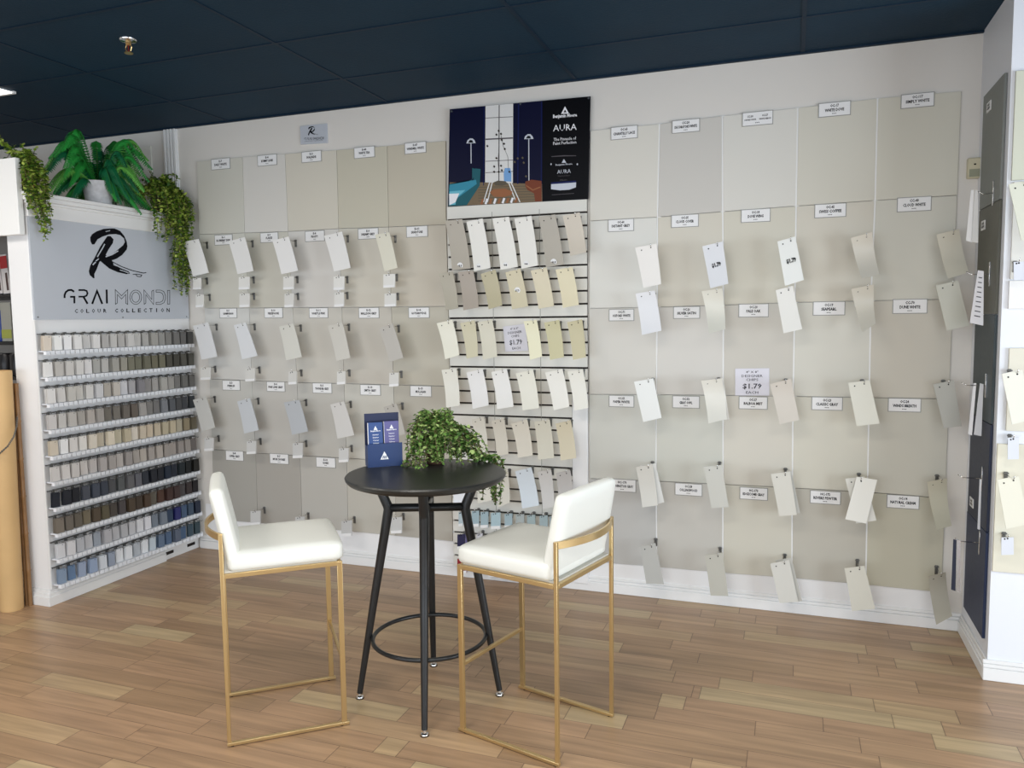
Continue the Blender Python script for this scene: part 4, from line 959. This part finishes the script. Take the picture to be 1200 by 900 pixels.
rc.build('stem', mat('fern_stem', (60, 120, 50), .5), fern, normals=False); fr.build('frond', M_fern, fern, normals=False)

# ------------------------------------------------------------------ bar table
TC = Vector((-1.334, 2.69, 0)); TZ = .905
table = empty('bar_table', TC, 'round black bar table on four splayed legs with a foot ring', 'table')
M_tab = mat('black_powder_coat', (34, 35, 34), .38, bump=.1, bscale=400)
MB().lathe([(.285, -.03), (.30, -.024), (.309, -.014), (.311, -.006), (.307, -.001), (.300, 0), (.29, .0), (.05, .0)], (TC.x, TC.y, TZ), 96).build('table_top', M_tab, table, smooth='auto')
angs = [math.atan2(y-2.686, x+1.338) for x, y in ((-1.598, 2.59), (-1.229, 2.42), (-1.445, 2.946), (-1.079, 2.788))]
a0 = sum([(angs[i]-o_) for i, o_ in ((0, -PI), )])  # left leg direction
angl = [math.atan2(-.096, -.26), math.atan2(-.266, .109), math.atan2(.26, -.107), math.atan2(.102, .259)]
feet = [(-1.598, 2.59), (-1.229, 2.42), (-1.445, 2.946), (-1.079, 2.788)]
M_leg = mat('black_steel_tube', (40, 41, 42), .32, .3)
for (fx, fy), a in zip(feet, angl):
    u = Vector((math.cos(a), math.sin(a), 0)); ft = Vector((fx, fy, .022))
    kn = TC+u*.150+Vector((0, 0, .772)); tp = TC+u*.195+Vector((0, 0, .878))
    lg = MB().tube([ft, ft.lerp(kn, .55), kn+Vector((0, 0, -.012)), kn+Vector((0, 0, .006))+u*.003, tp], [.0115, .016, .019, .019, .018], 16).build('leg', M_leg, table, smooth='auto')
    f2 = MB().lathe([(.015, 0), (.016, .003), (.014, .008), (.007, .011), (.006, .024)], (fx, fy, 0), 16).build('foot', M_chrome, lg, smooth='auto')
    MB().lathe([(.0165, -.001), (.0165, .003)], (fx, fy, 0), 16).build('glide', M_black, f2)
mb = MB()
for a in (angl[0], angl[1]):
    u = Vector((math.cos(a), math.sin(a), 0)); 
kk = [TC+Vector((math.cos(a)*.150, math.sin(a)*.150, .768)) for a in angl]
for i, j in ((0, 3), (1, 2)):
    mb.tube([kk[i], TC+Vector((0, 0, .768)), kk[j]], .0165, 12)
mb.build('cross_bar', M_leg, table, smooth=True)
mb = MB(); mb.tube([TC+Vector((.222*math.cos(t*PI/36), .222*math.sin(t*PI/36), .25)) for t in range(72)], .0085, 12, closed=True); mb.build('foot_ring', M_leg, table, smooth=True)

# ------------------------------------------------------------------ stools
M_gold = mat('brushed_gold', (205, 178, 128), .3, .8)
M_leath = mat('white_leatherette', (230, 231, 224), .42, bump=.25, bscale=500)
def cushion_mb(x0, x1, y0, y1, z0, z1, bulge=.01, nx=10, ny=10):
    return None
def rbox(mb, M, sx, sy, sz, r, n=8, bul=(0, 0, 0)):
    """rounded, slightly puffed box centred at the origin of M"""
    bm = bmesh.new(); bmesh.ops.create_cube(bm, size=1)
    bmesh.ops.subdivide_edges(bm, edges=bm.edges, cuts=n, use_grid_fill=True)
    vs = []
    for v in bm.verts:
        p = Vector((v.co.x*2, v.co.y*2, v.co.z*2))      # -1..1
        # concentrate the grid lines near the edges
        q = [math.copysign(1-(1-abs(t))**1.6 if abs(t) < 1 else 1, t) for t in p]
        e = Vector((q[0]*sx/2, q[1]*sy/2, q[2]*sz/2)); half = Vector((sx/2-r, sy/2-r, sz/2-r))
        c = Vector([max(-h, min(h, t)) for t, h in zip(e, half)]); d = e-c
        if d.length > 1e-9: e = c+d.normalized()*r
        for ax in range(3):
            o1, o2 = [a for a in range(3) if a != ax]
            if abs(p[ax]) > .99: e[ax] += math.copysign(bul[ax]*(1-p[o1]**2)*(1-p[o2]**2), p[ax])
        vs.append(M @ e)
    bm.verts.index_update(); fs = [tuple(v.index for v in f.verts) for f in bm.faces]; bm.free()
    return mb.add(vs, fs)
def stool(name, loc, rz, label):
    o = empty(name, loc, label, 'bar stool', 'white and gold bar stools', rz)
    HD, HW, t = .201, .195, .0074
    RZ = .617
    for s in (-1, 1):
        y = s*HW
        lg = MB().box(HD-t*1.3, HD+t*1.3, y-t*.9, y+t*.9, .004, RZ+t).build('leg', M_gold, o, local=True, bevel=.0015)
        lg = MB().box(-HD-t*.9, -HD+t*.9, y-t*.9, y+t*.9, .004, .768).build('leg', M_gold, o, local=True, bevel=.0015)
        MB().box(-HD-t, HD+t*2.4, y-t, y+t, .003, .015).build('floor_runner', M_gold, o, local=True, bevel=.0015)
        MB().box(-HD+t, HD-t, y-t*.9, y+t*.9, RZ-t*1.1, RZ+t*1.1).build('seat_rail', M_gold, o, local=True, bevel=.0015)
        mb = MB()
        for x in (-HD+.01, HD-.01): mb.lathe([(.006, 0), (.006, .003)], (x, y, 0), 10)
        mb.build('glide', M_black, o, local=True)
    for x in (-HD, HD): MB().box(x-t*.9, x+t*.9, -HW+t, HW-t, RZ-t*1.1, RZ+t*1.1).build('seat_rail', M_gold, o, local=True, bevel=.0015)
    MB().box(HD-t*.8, HD+t*.8, -HW+t, HW-t, .247, .261).build('foot_rest', M_gold, o, local=True, bevel=.0015)
    pts = [(-HD-.052*(1-(k/8.-1)**2)**1.0, -HW+HW*2*k/16., .756) for k in range(17)]
    MB().tube(pts, .01, square=True, flat=(.004, .0125), up=(0, 0, 1)).build('back_bar', M_gold, o, local=True, bevel=.001)
    MB().box(-HD+t, HD-t, -HW+t, HW-t, .612, .630).build('seat_base', mat('seat_underside', (196, 193, 184), .7), o, local=True)
    # seat cushion
    mb = MB(); rbox(mb, Matrix.Translation((.018, 0, .659)), .398, .396, .068, .022, 9, (.006, .004, .006))
    mb.build('seat', M_leath, o, local=True, smooth=True)
    # back cushion, leaning backwards and a little tapered
    mb = MB(); M = Matrix.Translation((-.183, 0, .777)) @ Matrix.Rotation(-.20, 4, 'Y'); rbox(mb, M, .048, .384, .288, .018, 9, (.005, .002, .003))
    for v in mb.v:
        k = (v.z-.64)/.3
        v.y *= 1-.05*max(0, k)
    mb.build('backrest', M_leath, o, local=True, smooth=True)
    return o
stool('bar_stool', (-1.824, 2.412, 0), math.radians(39.9), 'white padded bar stool with gold frame, left of the black table')
o = stool('bar_stool', (-.863, 2.626, 0), math.radians(165.2), 'white padded bar stool with gold frame, right of the table, its back to the room')

# ------------------------------------------------------------------ things on the table
a = math.radians(39.8); ux = Vector((math.cos(a), math.sin(a), 0)); uy = Vector((-math.sin(a), math.cos(a), 0))
base = Vector((-1.603, 2.712, TZ))
MS = Matrix((( ux.x, uy.x, 0, base.x), (ux.y, uy.y, 0, base.y), (0, 0, 1, base.z), (0, 0, 0, 1)))
# local frame: x along the front, y to the rear, z up
st = empty('brochure_holder', MS @ Vector((.07, .035, 0)), 'dark blue cardboard brochure holder with a white triangle, on the black table', 'brochure holder')
M_blue = mat('navy_card', (32, 56, 102), .4); M_bluei = mat('navy_card_inner', (22, 32, 68), .5)
mb = MB()
mb.box(0, .141, 0, .003, 0, .095, 0, MS).box(0, .003, .003, .064, 0, .085, 0, MS).box(.138, .141, .003, .064, 0, .085, 0, MS).box(.003, .138, .003, .064, 0, .003, 0, MS)
mb.build('box', M_blue, st)
MB().box(0, .141, .064, .068, 0, .212, 0, MS).build('back_card', M_bluei, st)
mb = MB(); f = lambda x, y: MS @ Vector((x, -.0006, y))
mb.poly([f(.050, .030), (f(.084, .030)), (f(.067, .063))], 0)
for x in (.058, .064, .070): mb.poly([MS @ Vector((x+dx*1.0, -.0011, z)) for dx, z in ((0, .034), (.0035, .034), (.007, .045), (.0035, .045))], 1)
mb.build('logo', [M_tagwhite, M_blue], st, normals=False)
def booklet(x0, x1, z1, c, spine, label):
    Mt = MS @ Matrix.Translation((0, .012, .004)) @ Matrix.Rotation(-.06, 4, 'X')
    o = MB().box(x0, x1, .0, .018, 0, z1, 0, Mt).build('brochure', mat('brochure_cover', c, .35), bevel=.0008); tag(o, label, 'brochure', 'brochures in the blue holder')
    MB().box(x0-.0012, x0, .001, .017, .001, z1-.001, 0, Mt).build('page_block', M_tagwhite, o)
    cx = (x0+x1)/2; mb = MB(); f = lambda x, y: Mt @ Vector((x, -.0006, y)); g = lambda x, y: f(x, -y)
    mb.poly([f(cx-.008, z1-.030), f(cx+.008, z1-.030), f(cx, z1-.014)]); 
    text(mb, 'Benjamin Moore', cx, -(z1-.037), .040, .006, g, .03)
    for k, s in enumerate(('Interior', 'Exterior', 'Colour', 'Collection')): text(mb, s, cx, -(z1-.052-.0115*k), .024, .005, g, .02)
    mb.build('lettering', M_tagwhite, o, normals=False)
booklet(.008, .066, .176, (38, 70, 128), 0, 'blue brochure with white lettering, left one in the blue holder')
booklet(.073, .132, .178, (88, 84, 138), 1, 'purple brochure with white lettering, right one in the blue holder')

pc0 = Vector((-1.388, 2.885, TZ)); strands = []
for k in range(62):
    a = U(0, 2*PI); r = U(.055, .106)
    p = pc0
    x, y = p.x+r*math.cos(a), p.y+r*math.sin(a)
    strands.append([(p.x, p.y, TZ+.13), (p.x+r*.6*math.cos(a), p.y+r*.6*math.sin(a), TZ+.18+U(-.03, .035)), (x, y, TZ+.13+U(-.03, .03)), (x+.01*math.cos(a), y+.01*math.sin(a), TZ+U(.012, .10))])
for k in range(26):
    a = U(0, 2*PI); r = U(.02, .09); strands.append([(pc0.x, pc0.y, TZ+.12), (pc0.x+r*math.cos(a), pc0.y+r*math.sin(a), TZ+.195+U(-.01, .03))])
# towards the right over the table edge
for k in range(38):
    e = U(-.05, .06); rr = U(.08, .235)
    x = pc0.x+rr*.93; y = pc0.y+e+rr*.12
    strands.append([(pc0.x, pc0.y, TZ+.13), (pc0.x+.07, pc0.y+e*.6, TZ+.165+U(-.03, .01)), (pc0.x+.07+rr*.4, y, TZ+.10+U(-.03, .03)), (x, y, TZ+U(.012, .06))])
for k in range(12):
    x = -1.20+U(-.055, .055); y = 3.0+U(-.01, .03); zb = U(.10, .19)
    strands.append([(pc0.x+.1, pc0.y+.02, TZ+.08), (-1.22, 2.93, TZ+.03), (x-.02, y-.01, TZ+.02), (x+.01, y+.02, TZ-.02), (x+.0, y+.02, TZ-zb*.6), (x-.005, y+.02, TZ-zb)])
for k in range(22):
    a = -1.1+U(-.35, .35); strands.append([(pc0.x, pc0.y, TZ+.12), (pc0.x+.05*math.cos(a), pc0.y+.05*math.sin(a), TZ+.15), (pc0.x+.075*math.cos(a), pc0.y+.075*math.sin(a), TZ+.09), (pc0.x+.08*math.cos(a), pc0.y+.08*math.sin(a), TZ+U(.012, .04))])
for k in range(12):
    a = -PI/2+U(-1.0, .3); strands.append([(pc0.x, pc0.y, TZ+.10), (pc0.x+.08*math.cos(a), pc0.y+.08*math.sin(a), TZ+.09), (pc0.x+.11*math.cos(a), pc0.y+.11*math.sin(a), TZ+.03), (pc0.x+.14*math.cos(a), pc0.y+.14*math.sin(a), TZ+.008)])
M_leafs = [mat('leaf_green', (104, 140, 66), .5, spec=.3), mat('leaf_dark_green', (58, 90, 40), .5, spec=.3), mat('leaf_lime', (170, 192, 120), .5, spec=.3)]
vine(pc0, strands, 'small leafy trailing plant on the black bar table', mat('brown_twig_pot', (88, 62, 46), .8, bump=.6, bscale=80), .046, .12, ls=.0205, step=.0105, name='potted_plant')

# ------------------------------------------------------------------ ceiling fittings
c = (-2.769, 2.752, ZC)
sp = empty('fire_sprinkler', c, 'brass fire sprinkler head under the navy ceiling', 'sprinkler')
M_brass = mat('brass', (190, 160, 110), .3, .9)
mb = MB(); mb.lathe([(.012, -.012), (.034, -.008), (.037, -.003), (.037, 0)], c, 24); mb.build('escutcheon', M_chrome, sp, smooth='auto')
mb = MB(); mb.lathe([(.008, -.026), (.012, -.02), (.012, -.011)], c, 12)
for s in (-1, 1): mb.tube([(c[0]+s*.010, c[1], ZC-.02), (c[0]+s*.017, c[1], ZC-.035), (c[0]+s*.012, c[1], ZC-.05), (c[0], c[1], ZC-.056)], .0025, 6)
mb.build('frame', M_brass, sp)
mb = MB(); mb.lathe([(.004, -.06), (.018, -.061), (.018, -.058), (.004, -.057)], c, 16); mb.build('deflector', M_brass, sp)
MB().lathe([(.003, -.054), (.003, -.022)], c, 8).build('bulb', mat('red_glass_bulb', (120, 30, 20), .2), sp)
# recessed light whose corner shows at the left edge
le = bpy.data.materials.new('light_diffuser'); le.use_nodes = True; b = le.node_tree.nodes['Principled BSDF']; b.inputs['Emission Color'].default_value = (1, .96, .9, 1); b.inputs['Emission Strength'].default_value = 2.0
lt = empty('ceiling_light', (-4.22, 3.03, ZC-.01), 'recessed ceiling light at the left edge of the navy ceiling', 'ceiling light')
MB().box(-4.52, -3.945, 3.02, 3.11, ZC-.012, ZC-.004).build('diffuser', le, lt)
MB().box(-4.54, -3.93, 3.005, 3.02, ZC-.014, ZC-.001).box(-4.54, -3.93, 3.11, 3.125, ZC-.014, ZC-.001).build('frame', M_trim, lt)

for o in bpy.data.objects:
    if '_w' in o: del o['_w']
